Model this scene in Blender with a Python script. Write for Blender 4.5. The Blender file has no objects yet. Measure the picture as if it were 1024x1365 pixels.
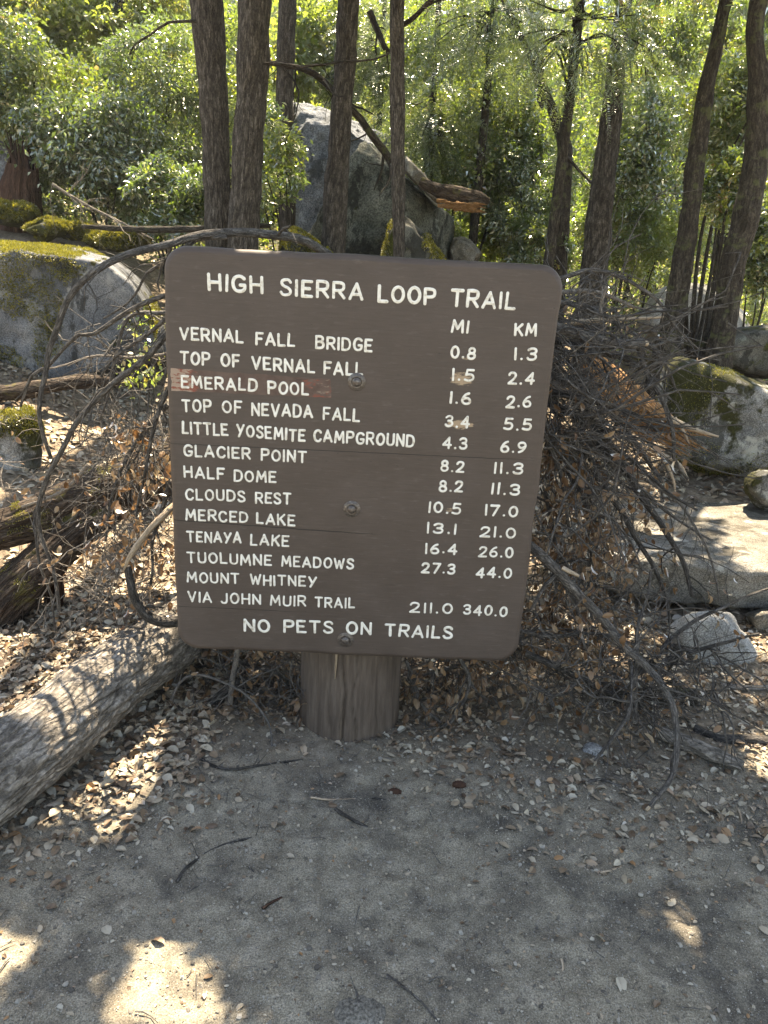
import bpy, bmesh, math, random
import numpy as np
from mathutils import Matrix, Vector

# ------------------------------------------------------------------ camera, sky, sun, exposure
S = bpy.context.scene
COL = S.collection
PITCH, ROLL, FPX, CAM_H = math.radians(18.25), math.radians(3.057), 1000.0, 1.609
_F = np.array([0, math.cos(PITCH), -math.sin(PITCH)])
_r0 = np.array([1.0, 0, 0]); _u0 = np.cross(_r0, _F)
_R = math.cos(ROLL) * _r0 + math.sin(ROLL) * _u0
_U = -math.sin(ROLL) * _r0 + math.cos(ROLL) * _u0
CAM = np.array([0, 0, CAM_H])
cd = bpy.data.cameras.new('camera'); cam = bpy.data.objects.new('camera', cd); COL.objects.link(cam)
cam.matrix_world = Matrix([[_R[i], _U[i], -_F[i], CAM[i]] for i in range(3)] + [[0, 0, 0, 1]])
cd.sensor_fit = 'HORIZONTAL'; cd.sensor_width = 36; cd.lens = 36 * FPX / 1024
cd.clip_start = 0.05; cd.clip_end = 500
S.camera = cam

SUN_EL, SUN_AZ = math.radians(64), math.radians(6)      # azimuth from +Y (camera forward) towards +X
sd = np.array([math.sin(SUN_AZ) * math.cos(SUN_EL), math.cos(SUN_AZ) * math.cos(SUN_EL), math.sin(SUN_EL)])
ld = bpy.data.lights.new('sun', 'SUN'); ld.energy = 5.0; ld.angle = math.radians(0.5); ld.color = (1.0, 0.965, 0.9)
sun = bpy.data.objects.new('sun', ld); COL.objects.link(sun); sun.location = (0, 0, 20)
sun.rotation_euler = Vector(sd).to_track_quat('Z', 'Y').to_euler()
W = bpy.data.worlds.new('World'); S.world = W; W.use_nodes = True
wn = W.node_tree.nodes; bg = wn['Background']
sky = wn.new('ShaderNodeTexSky'); sky.sky_type = 'NISHITA'; sky.sun_disc = False
sky.sun_elevation = SUN_EL; sky.sun_rotation = SUN_AZ; sky.altitude = 1300; sky.dust_density = 1.5
W.node_tree.links.new(sky.outputs[0], bg.inputs[0]); bg.inputs[1].default_value = 0.115
S.view_settings.view_transform = 'Standard'; S.view_settings.look = 'None'
S.view_settings.gamma = 1; S.view_settings.exposure = 2.3
S.view_settings.use_white_balance = True; S.view_settings.white_balance_temperature = 8600; S.view_settings.white_balance_tint = 10
S.render.engine = 'CYCLES'
cy = S.cycles
cy.max_bounces = 7; cy.diffuse_bounces = 4; cy.glossy_bounces = 2; cy.transmission_bounces = 5; cy.transparent_max_bounces = 4
cy.sample_clamp_indirect = 6; cy.use_denoising = True; cy.caustics_reflective = False; cy.caustics_refractive = False

# ------------------------------------------------------------------ geometry helpers
rng = np.random.default_rng(11)

def proj(P):
    d = np.asarray(P) - CAM; z = d @ _F
    z = np.where(z > 1e-3, z, 1e-3)
    return 512 + FPX * (d @ _R) / z, 682.5 - FPX * (d @ _U) / z

def ray(px, py):
    return (px - 512) / FPX * _R - (py - 682.5) / FPX * _U + _F

def at(px, py, Y):
    d = ray(px, py); return CAM + d * (Y / d[1])

def ppm(Y, px=512, py=682):                      # metres per photo pixel at forward distance Y
    d = ray(px, py); return (Y / d[1]) / FPX

def norm(v):
    return v / (np.linalg.norm(v, axis=-1, keepdims=True) + 1e-12)

def _hash(i, j, k, s):
    h = (i * 374761393 + j * 668265263 + k * 2147483647 + s * 974634777) & 0xFFFFFFFF
    h = ((h ^ (h >> 13)) * 1274126177) & 0xFFFFFFFF
    h = ((h ^ (h >> 15)) * 2246822519) & 0xFFFFFFFF
    return ((h ^ (h >> 16)) & 0xFFFF) / 65535.0

def vnoise(P, seed=0):                           # value noise in -1..1
    P = np.asarray(P, float); I = np.floor(P).astype(np.int64); f = P - I
    f = f * f * f * (f * (f * 6 - 15) + 10)
    out = 0
    for a in (0, 1):
        for b in (0, 1):
            for c in (0, 1):
                w = (f[..., 0] if a else 1 - f[..., 0]) * (f[..., 1] if b else 1 - f[..., 1]) * (f[..., 2] if c else 1 - f[..., 2])
                out = out + w * _hash(I[..., 0] + a, I[..., 1] + b, I[..., 2] + c, seed)
    return out * 2 - 1

def fbm(P, seed=0, o=4, g=0.5):
    P = np.asarray(P, float); t = 0; a = 1
    for k in range(o):
        t = t + a * vnoise(P * 2 ** k + 17.3 * k, seed + k); a *= g
    return t

def ridged(P, seed=0, o=3):
    P = np.asarray(P, float); t = 0; a = 1
    for k in range(o):
        t = t + a * (1 - 2 * np.abs(vnoise(P * 2 ** k + 9.1 * k, seed + k))); a *= .5
    return t / 1.75

class MB:
    """collects vertices and faces of one mesh object; tc = bark coordinates, var = a random value per face"""
    def __init__(s):
        s.V, s.F, s.n, s.T, s.R, s.M = [], [], 0, [], [], []
    def add(s, V, F, tc=None, var=0.5, mat=0):
        V = np.asarray(V, float); F = np.asarray(F, int)
        s.V.append(V); s.F.append(F + s.n); s.n += len(V)
        s.T.append(np.zeros((len(V), 3)) if tc is None else tc)
        s.R.append(np.full(len(F), var) if np.isscalar(var) else np.asarray(var, float))
        s.M.append(np.full(len(F), mat))
    def verts(s):
        return np.concatenate(s.V) if s.V else np.zeros((0, 3))

def to_mesh(name, mb, mats, origin, smooth=True):
    V = mb.verts() - np.asarray(origin)
    me = bpy.data.meshes.new(name)
    me.vertices.add(len(V)); me.vertices.foreach_set('co', V.astype(np.float32).ravel())
    idx = np.concatenate([f.ravel() for f in mb.F]); tot = np.concatenate([np.full(len(f), f.shape[1]) for f in mb.F])
    me.loops.add(len(idx)); me.loops.foreach_set('vertex_index', idx.astype(np.int32))
    st = np.concatenate([[0], np.cumsum(tot)[:-1]])
    me.polygons.add(len(tot)); me.polygons.foreach_set('loop_start', st.astype(np.int32))
    try: me.polygons.foreach_set('loop_total', tot.astype(np.int32))
    except Exception: pass
    me.polygons.foreach_set('use_smooth', np.full(len(tot), smooth))
    me.polygons.foreach_set('material_index', np.concatenate(mb.M).astype(np.int32))
    a = me.attributes.new('tc', 'FLOAT_VECTOR', 'POINT'); a.data.foreach_set('vector', np.concatenate(mb.T).astype(np.float32).ravel())
    a = me.attributes.new('var', 'FLOAT', 'FACE'); a.data.foreach_set('value', np.concatenate(mb.R).astype(np.float32))
    for m in (mats if isinstance(mats, (list, tuple)) else [mats]): me.materials.append(m)
    me.update(calc_edges=True); me.validate()
    return me

def empty(name, loc, label, cat, group=None):
    o = bpy.data.objects.new(name, None); COL.objects.link(o); o.location = [float(c) for c in loc]
    o.empty_display_size = .1
    tag(o, label, cat, group); return o

def tag(o, label=None, cat=None, group=None, kind=None):
    if label: o['label'] = label
    if cat: o['category'] = cat
    if group: o['group'] = group
    if kind: o['kind'] = kind
    return o

def obj(name, mb, mats, parent=None, label=None, cat=None, group=None, kind=None, smooth=True, origin=None):
    if parent is not None:
        org = np.array(parent.location); q = parent.parent
        while q is not None: org = org + np.array(q.location); q = q.parent
    elif origin is not None: org = np.array(origin)
    else:
        V = mb.verts(); org = np.array([V[:, 0].mean(), V[:, 1].mean(), V[:, 2].min()])
    me = to_mesh(name, mb, mats, org, smooth)
    o = bpy.data.objects.new(name, me); COL.objects.link(o)
    if parent is not None: o.parent = parent
    else: o.location = [float(c) for c in org]
    return tag(o, label, cat, group, kind)

def spline(P, step):
    P = np.asarray(P, float)
    if len(P) == 2: P = np.array([P[0], (P[0] + P[1]) / 2, P[1]])
    Q = np.vstack([2 * P[0] - P[1], P, 2 * P[-1] - P[-2]])
    out = []
    for i in range(1, len(Q) - 2):
        L = np.linalg.norm((Q[i + 1] - Q[i])[:3]); n = max(2, int(L / step)); t = np.linspace(0, 1, n, endpoint=False)[:, None]
        a, b, c, d = Q[i - 1], Q[i], Q[i + 1], Q[i + 2]
        out.append(.5 * (2 * b + (c - a) * t + (2 * a - 5 * b + 4 * c - d) * t ** 2 + (3 * b - a - 3 * c + d) * t ** 3))
    out.append(Q[-2][None]); return np.concatenate(out)

def tube(mb, path, rad, seg=6, var=.5, groove=None, caps=True, seed=0, mat=0, flat=1.0):
    path = np.asarray(path, float); n = len(path)
    rad = np.interp(np.linspace(0, 1, n), np.linspace(0, 1, len(rad)), rad) if not np.isscalar(rad) else np.full(n, rad)
    T = norm(np.gradient(path, axis=0))
    ref = np.array([0, 0, 1.0]) if abs(T[0, 2]) < .9 else np.array([1.0, 0, 0])
    A = np.empty((n, 3)); a = norm(np.cross(T[0], ref))
    for i in range(n):
        a = a - T[i] * (a @ T[i]); a = a / (np.linalg.norm(a) + 1e-12); A[i] = a
    B = np.cross(T, A)
    th = np.linspace(0, 2 * np.pi, seg, endpoint=False)
    Ls = np.concatenate([[0], np.cumsum(np.linalg.norm(np.diff(path, axis=0), axis=1))])
    rm = rad.mean()
    tc = np.stack([np.cos(th)[None] * np.ones((n, 1)) * rm, np.sin(th)[None] * np.ones((n, 1)) * rm, Ls[:, None] * np.ones((1, seg))], -1)
    rr = rad[:, None] * np.ones((1, seg))
    if groove:
        amp, fc, fa = groove
        q = tc * np.array([fc, fc, fa]); q = q + .6 * np.stack([vnoise(q * .4 + 3, seed + 5), vnoise(q * .4 + 8, seed + 6), vnoise(q * .4 + 11, seed + 7)], -1)
        rr = rr - amp * np.maximum(ridged(q, seed, 2), -.2) ** 1 + amp * .35 * fbm(q * 1.7 + 5, seed + 3, 3) + rm * .13 * vnoise(tc * np.array([2.2 / rm, 2.2 / rm, 1.2 / rm]) * .35, seed + 9)
    V = path[:, None] + rr[..., None] * (np.cos(th)[None, :, None] * A[:, None] + flat * np.sin(th)[None, :, None] * B[:, None])
    i = np.arange(n - 1)[:, None] * seg; j = np.arange(seg)[None]; j2 = (j + 1) % seg
    F = np.stack([i + j, i + j2, i + seg + j2, i + seg + j], -1).reshape(-1, 4)
    V = V.reshape(-1, 3); tc = tc.reshape(-1, 3)
    mb.add(V, F, tc, var, mat)
    if caps:
        for e, c, sgn in ((0, path[0], 1), (n - 1, path[-1], -1)):
            ring = V[e * seg:(e + 1) * seg]; k = np.arange(seg)
            f = np.stack([np.full(seg, seg), (k + 1) % seg, k], -1)
            mb.add(np.vstack([ring, c[None]]), f if sgn > 0 else f[:, ::-1], np.vstack([tc[e * seg:(e + 1) * seg], [[0, 0, tc[e * seg, 2]]]]), var, mat)
    return V

# leaf templates: x across, y along, z up
def leaf_oval(curl=.25, fold=.12, w=.27):
    y = [.0, .18, .5, .8, 1.0]; ww = [0, .72, 1, .68, 0]; V = [[0, 0, 0]]; F = []
    for k in (1, 2, 3):
        z = .07 * math.sin(y[k] * 3.1) - curl * y[k] ** 2 * .8
        V += [[-w * ww[k], y[k], z + fold * ww[k]], [0, y[k] + .01, z], [w * ww[k] * .95, y[k] + .02, z + fold * ww[k] * .8]]
    V.append([0.02, 1, -curl]); F = [[0, 3, 2], [0, 2, 1], [8, 9, 7], [8, 10, 9]] if 0 else [[0, 3, 2], [0, 2, 1]]
    for a in (1, 4): F += [[a, a + 1, a + 4], [a, a + 4, a + 3], [a + 1, a + 2, a + 5], [a + 1, a + 5, a + 4]]
    F += [[7, 8, 10], [8, 9, 10]]
    return np.array(V, float), np.array(F)
def leaf_quad(w=.26, bend=.12):
    return np.array([[0, 0, 0], [w, .45, bend], [0, 1, -bend], [-w, .45, bend * .6]], float), np.array([[0, 1, 2, 3]])
def leaf_star(w=.5):                              # lobed leaf
    a = np.linspace(0, 2 * np.pi, 10, endpoint=False); r = np.where(np.arange(10) % 2 == 0, .55, .28)
    V = np.stack([r * np.sin(a) * w * 2, .5 - r * np.cos(a), .1 * r * np.cos(a * 2)], -1)
    V = np.vstack([V, [[0, .5, .02]]]); k = np.arange(10)
    return V, np.stack([np.full(10, 10), k, (k + 1) % 10], -1)

def leaves(mb, pos, size, axis, nrm, tpl, r, mat=0, var=None):
    n = len(pos)
    if n == 0: return
    TV, TF = tpl
    y = norm(axis); z = norm(nrm - y * np.sum(nrm * y, -1, keepdims=True)); x = np.cross(y, z)
    s = np.asarray(size).reshape(-1, 1, 1)
    V = pos[:, None] + s * (TV[None, :, 0:1] * x[:, None] + TV[None, :, 1:2] * y[:, None] + TV[None, :, 2:3] * z[:, None])
    F = (np.arange(n)[:, None, None] * len(TV) + TF[None]).reshape(-1, TF.shape[1])
    if var is None: var = r.random(n)
    mb.add(V.reshape(-1, 3), F, None, np.repeat(var, len(TF)), mat)

def randdir(r, n, bias=(0, 0, 0), k=1.0):
    return norm(r.normal(size=(n, 3)) * k + np.array(bias))

# ------------------------------------------------------------------ materials
def mat(name):
    m = bpy.data.materials.new(name); m.use_nodes = True; nt = m.node_tree; nt.nodes.clear()
    out = nt.nodes.new('ShaderNodeOutputMaterial'); return m, nt, out
class NT:
    def __init__(s, nt): s.nt = nt
    def n(s, t, **k):
        nd = s.nt.nodes.new('ShaderNode' + t)
        for a, b in k.items(): setattr(nd, a, b)
        return nd
    def link(s, a, b): s.nt.links.new(a, b)
    def val(s, sock, v):
        if hasattr(v, 'is_output'): s.link(v, sock)
        else: sock.default_value = v
    def tex(s, vec, kind='Noise', scale=5, detail=4, rough=.55, out=None, **k):
        nd = s.n('Tex' + kind, **k)
        if vec is not None: s.link(vec, nd.inputs['Vector'])
        if 'Scale' in nd.inputs: nd.inputs['Scale'].default_value = scale
        if 'Detail' in nd.inputs: nd.inputs['Detail'].default_value = detail
        if 'Roughness' in nd.inputs: nd.inputs['Roughness'].default_value = rough
        return nd.outputs[out] if out else nd.outputs[0]
    def ramp(s, fac, stops, interp='LINEAR'):
        nd = s.n('ValToRGB'); nd.color_ramp.interpolation = interp; e = nd.color_ramp.elements
        while len(e) < len(stops): e.new(.5)
        for k, (p, c) in enumerate(stops):
            e[k].position = p; e[k].color = (c, c, c, 1) if np.isscalar(c) else (*c, 1)
        s.link(fac, nd.inputs[0]); return nd.outputs[0]
    def mix(s, f, a, b, blend='MIX'):
        nd = s.n('Mix', data_type='RGBA', blend_type=blend)
        s.val(nd.inputs[0], f)
        for sock, v in ((nd.inputs[6], a), (nd.inputs[7], b)):
            if hasattr(v, 'is_output'): s.link(v, sock)
            else: sock.default_value = (*v, 1) if len(v) == 3 else v
        return nd.outputs[2]
    def math(s, op, a, b=0.0, c=None):
        nd = s.n('Math', operation=op); s.val(nd.inputs[0], a); s.val(nd.inputs[1], b)
        if c is not None: s.val(nd.inputs[2], c)
        return nd.outputs[0]
    def mapping(s, vec, scale=(1, 1, 1), loc=(0, 0, 0)):
        nd = s.n('Mapping'); s.link(vec, nd.inputs[0]); nd.inputs['Scale'].default_value = scale; nd.inputs['Location'].default_value = loc
        return nd.outputs[0]
    def obj(s): return s.n('TexCoord').outputs['Object']
    def world(s): return s.n('NewGeometry').outputs['Position']
    def attr(s, name, out): return s.n('Attribute', attribute_name=name).outputs[out]
    def bump(s, h, strength=.4, dist=.01, nrm=None):
        nd = s.n('Bump'); s.link(h, nd.inputs['Height']); nd.inputs['Strength'].default_value = strength; nd.inputs['Distance'].default_value = dist
        if nrm is not None: s.link(nrm, nd.inputs['Normal'])
        return nd.outputs[0]
    def bsdf(s, out, col, rough=.8, nrm=None, spec=.3):
        b = s.n('BsdfPrincipled'); s.val(b.inputs['Base Color'], col if hasattr(col, 'is_output') else (*col, 1))
        s.val(b.inputs['Roughness'], rough); s.val(b.inputs['Specular IOR Level'], spec)
        if nrm is not None: s.link(nrm, b.inputs['Normal'])
        s.link(b.outputs[0], out.inputs[0]); return b

def m_leaf(name, cols, trans, gloss=.10, rough=.35, tmix=.5):
    m, nt, out = mat(name); N = NT(nt)
    v = N.attr('var', 'Fac')
    c = N.ramp(v, cols); t = N.ramp(v, trans)
    d = N.n('BsdfDiffuse'); N.link(c, d.inputs[0]); tr = N.n('BsdfTranslucent'); N.link(t, tr.inputs[0])
    g = N.n('BsdfGlossy'); g.inputs['Roughness'].default_value = rough * .92; g.inputs[0].default_value = (1, 1, .95, 1)
    a = N.n('MixShader'); a.inputs[0].default_value = tmix; N.link(d.outputs[0], a.inputs[1]); N.link(tr.outputs[0], a.inputs[2])
    f = N.n('LayerWeight'); f.inputs[0].default_value = .25
    fr = N.math('MULTIPLY_ADD', f.outputs['Fresnel'], .35, gloss)
    b = N.n('MixShader'); N.link(fr, b.inputs[0]); N.link(a.outputs[0], b.inputs[1]); N.link(g.outputs[0], b.inputs[2])
    N.link(b.outputs[0], out.inputs[0]); return m

M = {}
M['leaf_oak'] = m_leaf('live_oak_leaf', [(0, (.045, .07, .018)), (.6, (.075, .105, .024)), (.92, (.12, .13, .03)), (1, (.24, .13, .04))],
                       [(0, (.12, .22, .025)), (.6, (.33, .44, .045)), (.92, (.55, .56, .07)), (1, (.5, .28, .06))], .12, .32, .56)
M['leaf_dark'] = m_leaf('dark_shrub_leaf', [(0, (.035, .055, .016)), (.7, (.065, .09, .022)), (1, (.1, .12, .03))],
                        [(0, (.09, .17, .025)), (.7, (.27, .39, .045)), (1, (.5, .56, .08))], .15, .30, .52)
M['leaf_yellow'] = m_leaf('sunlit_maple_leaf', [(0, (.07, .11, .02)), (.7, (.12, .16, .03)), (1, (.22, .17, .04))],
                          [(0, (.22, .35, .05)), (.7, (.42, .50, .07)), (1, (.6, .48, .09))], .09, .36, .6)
M['needle'] = m_leaf('conifer_needle', [(0, (.03, .06, .022)), (1, (.07, .11, .035))], [(0, (.14, .22, .04)), (1, (.32, .38, .09))], .08, .35, .5)
M['leaf_dry'] = m_leaf('dry_leaf', [(0, (.09, .045, .022)), (.3, (.17, .095, .05)), (.7, (.25, .16, .09)), (1, (.36, .27, .18))],
                       [(0, (.20, .09, .03)), (.5, (.36, .2, .09)), (1, (.4, .28, .15))], .03, .5, .3)
M['litter'] = m_leaf('litter_leaf', [(0, (.09, .055, .035)), (.25, (.20, .135, .085)), (.55, (.36, .295, .215)), (.85, (.46, .41, .325)), (.95, (.30, .15, .06)), (1, (.5, .46, .4))],
                     [(0, (.1, .05, .03)), (.5, (.25, .17, .1)), (1, (.3, .22, .14))], .03, .5, .15)
M['moss'] = m_leaf('moss_tuft', [(0, (.06, .058, .01)), (.55, (.17, .155, .018)), (1, (.32, .27, .03))],
                   [(0, (.14, .15, .02)), (1, (.5, .44, .05))], .0, .6, .35)

def m_bark(name, c0, c1, c2, fc=30, fa=9, bump=.9, lichen=None):
    m, nt, out = mat(name); N = NT(nt)
    tc = N.attr('tc', 'Vector'); p = N.mapping(tc, (fc, fc, fa))
    n1 = N.tex(p, scale=1, detail=6, rough=.65)
    nz = N.n('TexNoise'); N.link(p, nz.inputs['Vector']); nz.inputs['Scale'].default_value = .6; nz.inputs['Detail'].default_value = 3
    ad = N.n('VectorMath', operation='MULTIPLY_ADD'); N.link(nz.outputs['Color'], ad.inputs[0]); ad.inputs[1].default_value = (1.6, 1.6, 1.6); N.link(p, ad.inputs[2])
    v = N.tex(N.mapping(ad.outputs[0], (1.2, 1.2, .8)), 'Voronoi', 1, 0, 0, 'Distance', feature='DISTANCE_TO_EDGE')
    fine = N.tex(N.mapping(tc, (fc * 3, fc * 3, fa * 6)), scale=1, detail=4, rough=.7)
    crack = N.ramp(N.math('ADD', v, N.math('MULTIPLY', N.math('SUBTRACT', fine, .5), .25)), [(0, 0.0), (.16, 1.0)])
    c = N.ramp(n1, [(.3, c0), (.52, c1), (.72, c2)])
    c = N.mix(.6, c, N.ramp(fine, [(.3, .15), (.5, .5), (.7, .95)]), 'OVERLAY')
    c = N.mix(N.math('MULTIPLY', N.math('SUBTRACT', 1, crack), .45), c, tuple(x * .5 for x in c0))
    if lichen:
        l = N.ramp(N.tex(tc, scale=7, detail=5, rough=.65), [(.55, 0.0), (.63, 1.0)])
        c = N.mix(N.math('MULTIPLY', l, .75), c, lichen)
    h = N.math('ADD', N.math('MULTIPLY', crack, .6), N.math('ADD', n1, N.math('MULTIPLY', fine, .4)))
    N.bsdf(out, c, .9, N.bump(h, bump, .012), .15); return m
M['bark_tree'] = m_bark('grey_brown_bark', (.03, .025, .021), (.085, .072, .061), (.19, .167, .145), 52, 11, 1.0)
M['bark_dark'] = m_bark('dark_mossy_bark', (.022, .019, .015), (.058, .048, .039), (.12, .104, .084), 50, 12, .9, (.10, .11, .05))
M['bark_log'] = m_bark('weathered_grey_bark', (.08, .069, .059), (.215, .19, .163), (.39, .35, .31), 34, 13, .9)
M['bark_oldlog'] = m_bark('old_brown_bark', (.025, .018, .014), (.075, .055, .042), (.14, .11, .085), 40, 10, .9, (.11, .10, .03))
M['twig'] = m_bark('dead_twig', (.055, .05, .046), (.14, .127, .115), (.25, .228, .207), 160, 40, .5)
M['twig_pale'] = m_bark('pale_twig', (.12, .1, .085), (.22, .19, .16), (.34, .30, .26), 160, 40, .5)
M['branch'] = m_bark('dead_branch', (.055, .049, .045), (.135, .122, .11), (.25, .228, .205), 90, 24, .8)
M['branch_dark'] = m_bark('dark_branch', (.026, .024, .022), (.074, .067, .061), (.14, .128, .116), 90, 24, .7)
M['bare_wood'] = m_bark('bare_pale_wood', (.24, .17, .11), (.42, .33, .24), (.55, .46, .36), 160, 12, .4)
M['orange_wood'] = m_bark('orange_rotten_wood', (.15, .075, .034), (.34, .18, .08), (.52, .34, .19), 70, 12, .9)
M['red_wood'] = m_bark('reddish_rotten_wood', (.03, .016, .012), (.08, .043, .03), (.15, .085, .06), 50, 7, .8)

def m_rock(name, c0, c1, c2, lichen=(.38, .38, .33), lich=.55, dark=(.02, .02, .018), drk=.5, moss=None, mossat=.5, speck=150, bd=.02):
    m, nt, out = mat(name); N = NT(nt); p = N.obj()
    n1 = N.tex(p, scale=4, detail=7, rough=.62); sp = N.tex(p, scale=speck, detail=2, rough=.7)
    c = N.ramp(n1, [(.32, c0), (.5, c1), (.68, c2)])
    c = N.mix(.55, c, N.ramp(sp, [(.36, .05), (.5, .5), (.66, 1.0)]), 'OVERLAY')
    l = N.ramp(N.tex(N.mapping(p, loc=(3, 1, 7)), scale=5.5, detail=8, rough=.68), [(lich, 0.0), (lich + .05, 1.0)])
    c = N.mix(N.math('MULTIPLY', l, .7), c, lichen)
    k = N.ramp(N.tex(N.mapping(p, (1, 1, .55), (8, 4, 2)), scale=4.2, detail=9, rough=.7), [(drk, 0.0), (drk + .05, 1.0)])
    c = N.mix(N.math('MULTIPLY', k, .8), c, dark)
    h = N.math('ADD', N.math('MULTIPLY', sp, .25), N.tex(p, scale=18, detail=8, rough=.7))
    if moss:
        g = N.ramp(N.tex(N.mapping(p, loc=(5, 9, 1)), scale=3.0, detail=8, rough=.68), [(mossat, 0.0), (mossat + .05, 1.0)])
        mc = N.ramp(N.tex(p, scale=60, detail=4), [(.3, tuple(x * .5 for x in moss)), (.7, moss)])
        c = N.mix(g, c, mc); h = N.math('ADD', h, N.math('MULTIPLY', g, N.tex(p, scale=90, detail=3)))
    N.bsdf(out, c, .9, N.bump(h, .75, bd), .2); return m
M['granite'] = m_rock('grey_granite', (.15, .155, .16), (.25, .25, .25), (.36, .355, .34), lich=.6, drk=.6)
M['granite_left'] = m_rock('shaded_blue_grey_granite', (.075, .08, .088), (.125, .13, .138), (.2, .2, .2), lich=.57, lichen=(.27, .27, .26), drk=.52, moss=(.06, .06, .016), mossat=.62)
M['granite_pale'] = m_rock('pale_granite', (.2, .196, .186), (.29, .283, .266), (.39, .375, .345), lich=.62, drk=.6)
M['granite_slab'] = m_rock('brown_stained_granite', (.10, .09, .075), (.17, .155, .13), (.265, .245, .215), lich=.60, lichen=(.36, .35, .31), drk=.54, dark=(.055, .047, .035))
M['granite_moss'] = m_rock('mossy_granite', (.11, .11, .105), (.2, .197, .187), (.32, .31, .29), lich=.53, drk=.49, dark=(.022, .022, .017), moss=(.045, .045, .014), mossat=.47)
M['rock_mossy'] = m_rock('moss_covered_rock', (.05, .05, .045), (.09, .088, .08), (.15, .145, .13), lich=.68, drk=.5, dark=(.02, .02, .016), moss=(.06, .06, .016), mossat=.36)
M['granite_green'] = m_rock('green_grey_granite', (.05, .053, .042), (.1, .104, .084), (.165, .167, .14), lich=.60, lichen=(.26, .28, .24), drk=.515, dark=(.016, .017, .014), moss=(.06, .065, .022), mossat=.62, speck=60, bd=.05)
M['granite_dark'] = m_rock('dark_crusted_granite', (.05, .048, .042), (.09, .088, .075), (.15, .145, .125), lich=.6, lichen=(.24, .25, .21), drk=.5, moss=(.075, .08, .02), mossat=.54)
M['granite_blue'] = m_rock('blue_grey_granite', (.10, .112, .13), (.155, .168, .19), (.23, .24, .258), lich=.6, lichen=(.36, .38, .4), drk=.515, speck=60, bd=.05, dark=(.05, .055, .06))

# ------------------------------------------------------------------ ground
def sp(t, w): return w * np.log1p(np.exp(np.clip(t / w, -40, 40)))
def gz(x, y):
    x = np.asarray(x, float); y = np.asarray(y, float)
    z = .085 * sp(y - 2.9, .4) + .36 * sp(y - 12, 1.5)
    z = z + .22 * sp(-x - .9, .3) * np.clip((y - 2.6) / 1.6, 0, 1)
    for cx, cy_, s_, a_ in ((-3.4, 8.2, 1.3, .62), (2.3, 4.9, .85, .22), (3.6, 7.0, .9, .25)):
        z = z + a_ * np.exp(-((x - cx) ** 2 + (y - cy_) ** 2) / (2 * s_ * s_))
    P = np.stack([x, y, 0 * x], -1); far = np.clip((y - 2.2) / 3, 0, 1)
    z = z + fbm(P * 1.1, 3, 3) * (.008 + .05 * far) + fbm(P * 6, 7, 3) * (.006 + .012 * far)
    near = (np.abs(x) < 3) & (y < 4.5) & (y > .2)
    if near.any():
        z = z + np.where(near, fbm(P * 30, 9, 4, .6) * .0036 + np.maximum(0, fbm(P * 13, 19, 3) - .35) * .012, 0)
    return z

def ground_at(px, py, z0=0.0):
    d = ray(px, py); lo = .3
    for y in np.arange(.6, 40, .02):
        p = CAM + d * (y / d[1])
        if p[2] <= float(gz(p[0], p[1])) + z0: return p
    return p

def m_ground():
    m, nt, out = mat('forest_soil'); N = NT(nt); p = N.world()
    big = N.tex(p, scale=1.6, detail=5, rough=.6); mid = N.tex(p, scale=14, detail=6, rough=.65); fine = N.tex(p, scale=260, detail=3, rough=.7)
    c = N.ramp(mid, [(.3, (.135, .115, .087)), (.55, (.24, .21, .16)), (.75, (.33, .292, .23))])
    damp = N.ramp(N.tex(N.mapping(p, loc=(.4, .2, 0)), scale=2.6, detail=6, rough=.66), [(.50, 0.0), (.62, 1.0)])
    c = N.mix(N.math('MULTIPLY', damp, .72), c, (.06, .054, .048))
    scuff = N.ramp(N.tex(N.mapping(p, loc=(7, 2, 0)), scale=9, detail=8, rough=.72), [(.54, 0.0), (.64, 1.0)])
    c = N.mix(N.math('MULTIPLY', scuff, .45), c, (.075, .066, .056))
    c = N.mix(.7, c, N.ramp(fine, [(.3, .08), (.5, .5), (.68, 1.0)]), 'OVERLAY')
    grit = N.tex(p, 'Voronoi', 210, 0, 0, 'Distance')
    gcol = N.tex(p, 'Voronoi', 210, 0, 0, 'Color')
    sep = N.n('SeparateColor'); N.link(gcol, sep.inputs[0])
    pick = N.math('MULTIPLY', N.ramp(sep.outputs[0], [(.80, 0.0), (.84, 1.0)]), N.ramp(grit, [(.22, 1.0), (.34, 0.0)]))
    c = N.mix(N.math('MULTIPLY', pick, .8), c, (.42, .40, .36))
    sx = N.n('SeparateXYZ'); N.link(p, sx.inputs[0])
    yy = N.math('ADD', sx.outputs[1], N.math('MULTIPLY', big, .8))
    duff = N.ramp(N.math('MULTIPLY', yy, .1), [(.24, 0.0), (.30, 1.0)])
    dcol = N.ramp(N.tex(p, scale=30, detail=6, rough=.7), [(.3, (.07, .052, .037)), (.5, (.18, .14, .10)), (.7, (.32, .26, .195))])
    c = N.mix(duff, c, dcol)
    hill = N.ramp(N.math('MULTIPLY', sx.outputs[1], .05), [(.5, 0.0), (.75, 1.0)])
    c = N.mix(hill, c, N.ramp(N.tex(p, scale=2.5, detail=8, rough=.7), [(.35, (.03, .035, .015)), (.55, (.08, .085, .035)), (.75, (.16, .14, .08))]))
    h = N.math('ADD', N.math('MULTIPLY', fine, .35), N.math('ADD', N.math('MULTIPLY', pick, .5), mid))
    N.bsdf(out, c, .95, N.bump(h, .8, .009), .15); return m
M['ground'] = m_ground()
nx, ny = 460, 520
t = np.linspace(-1, 1, nx); gx = 45 * np.sinh(t * 4.6) / math.sinh(4.6)
t = np.linspace(-.62, 1, ny); gy = 1.7 + 60 * np.sinh(t * 4.8) / math.sinh(4.8)
X, Y = np.meshgrid(gx, gy)
gb = MB()
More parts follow.
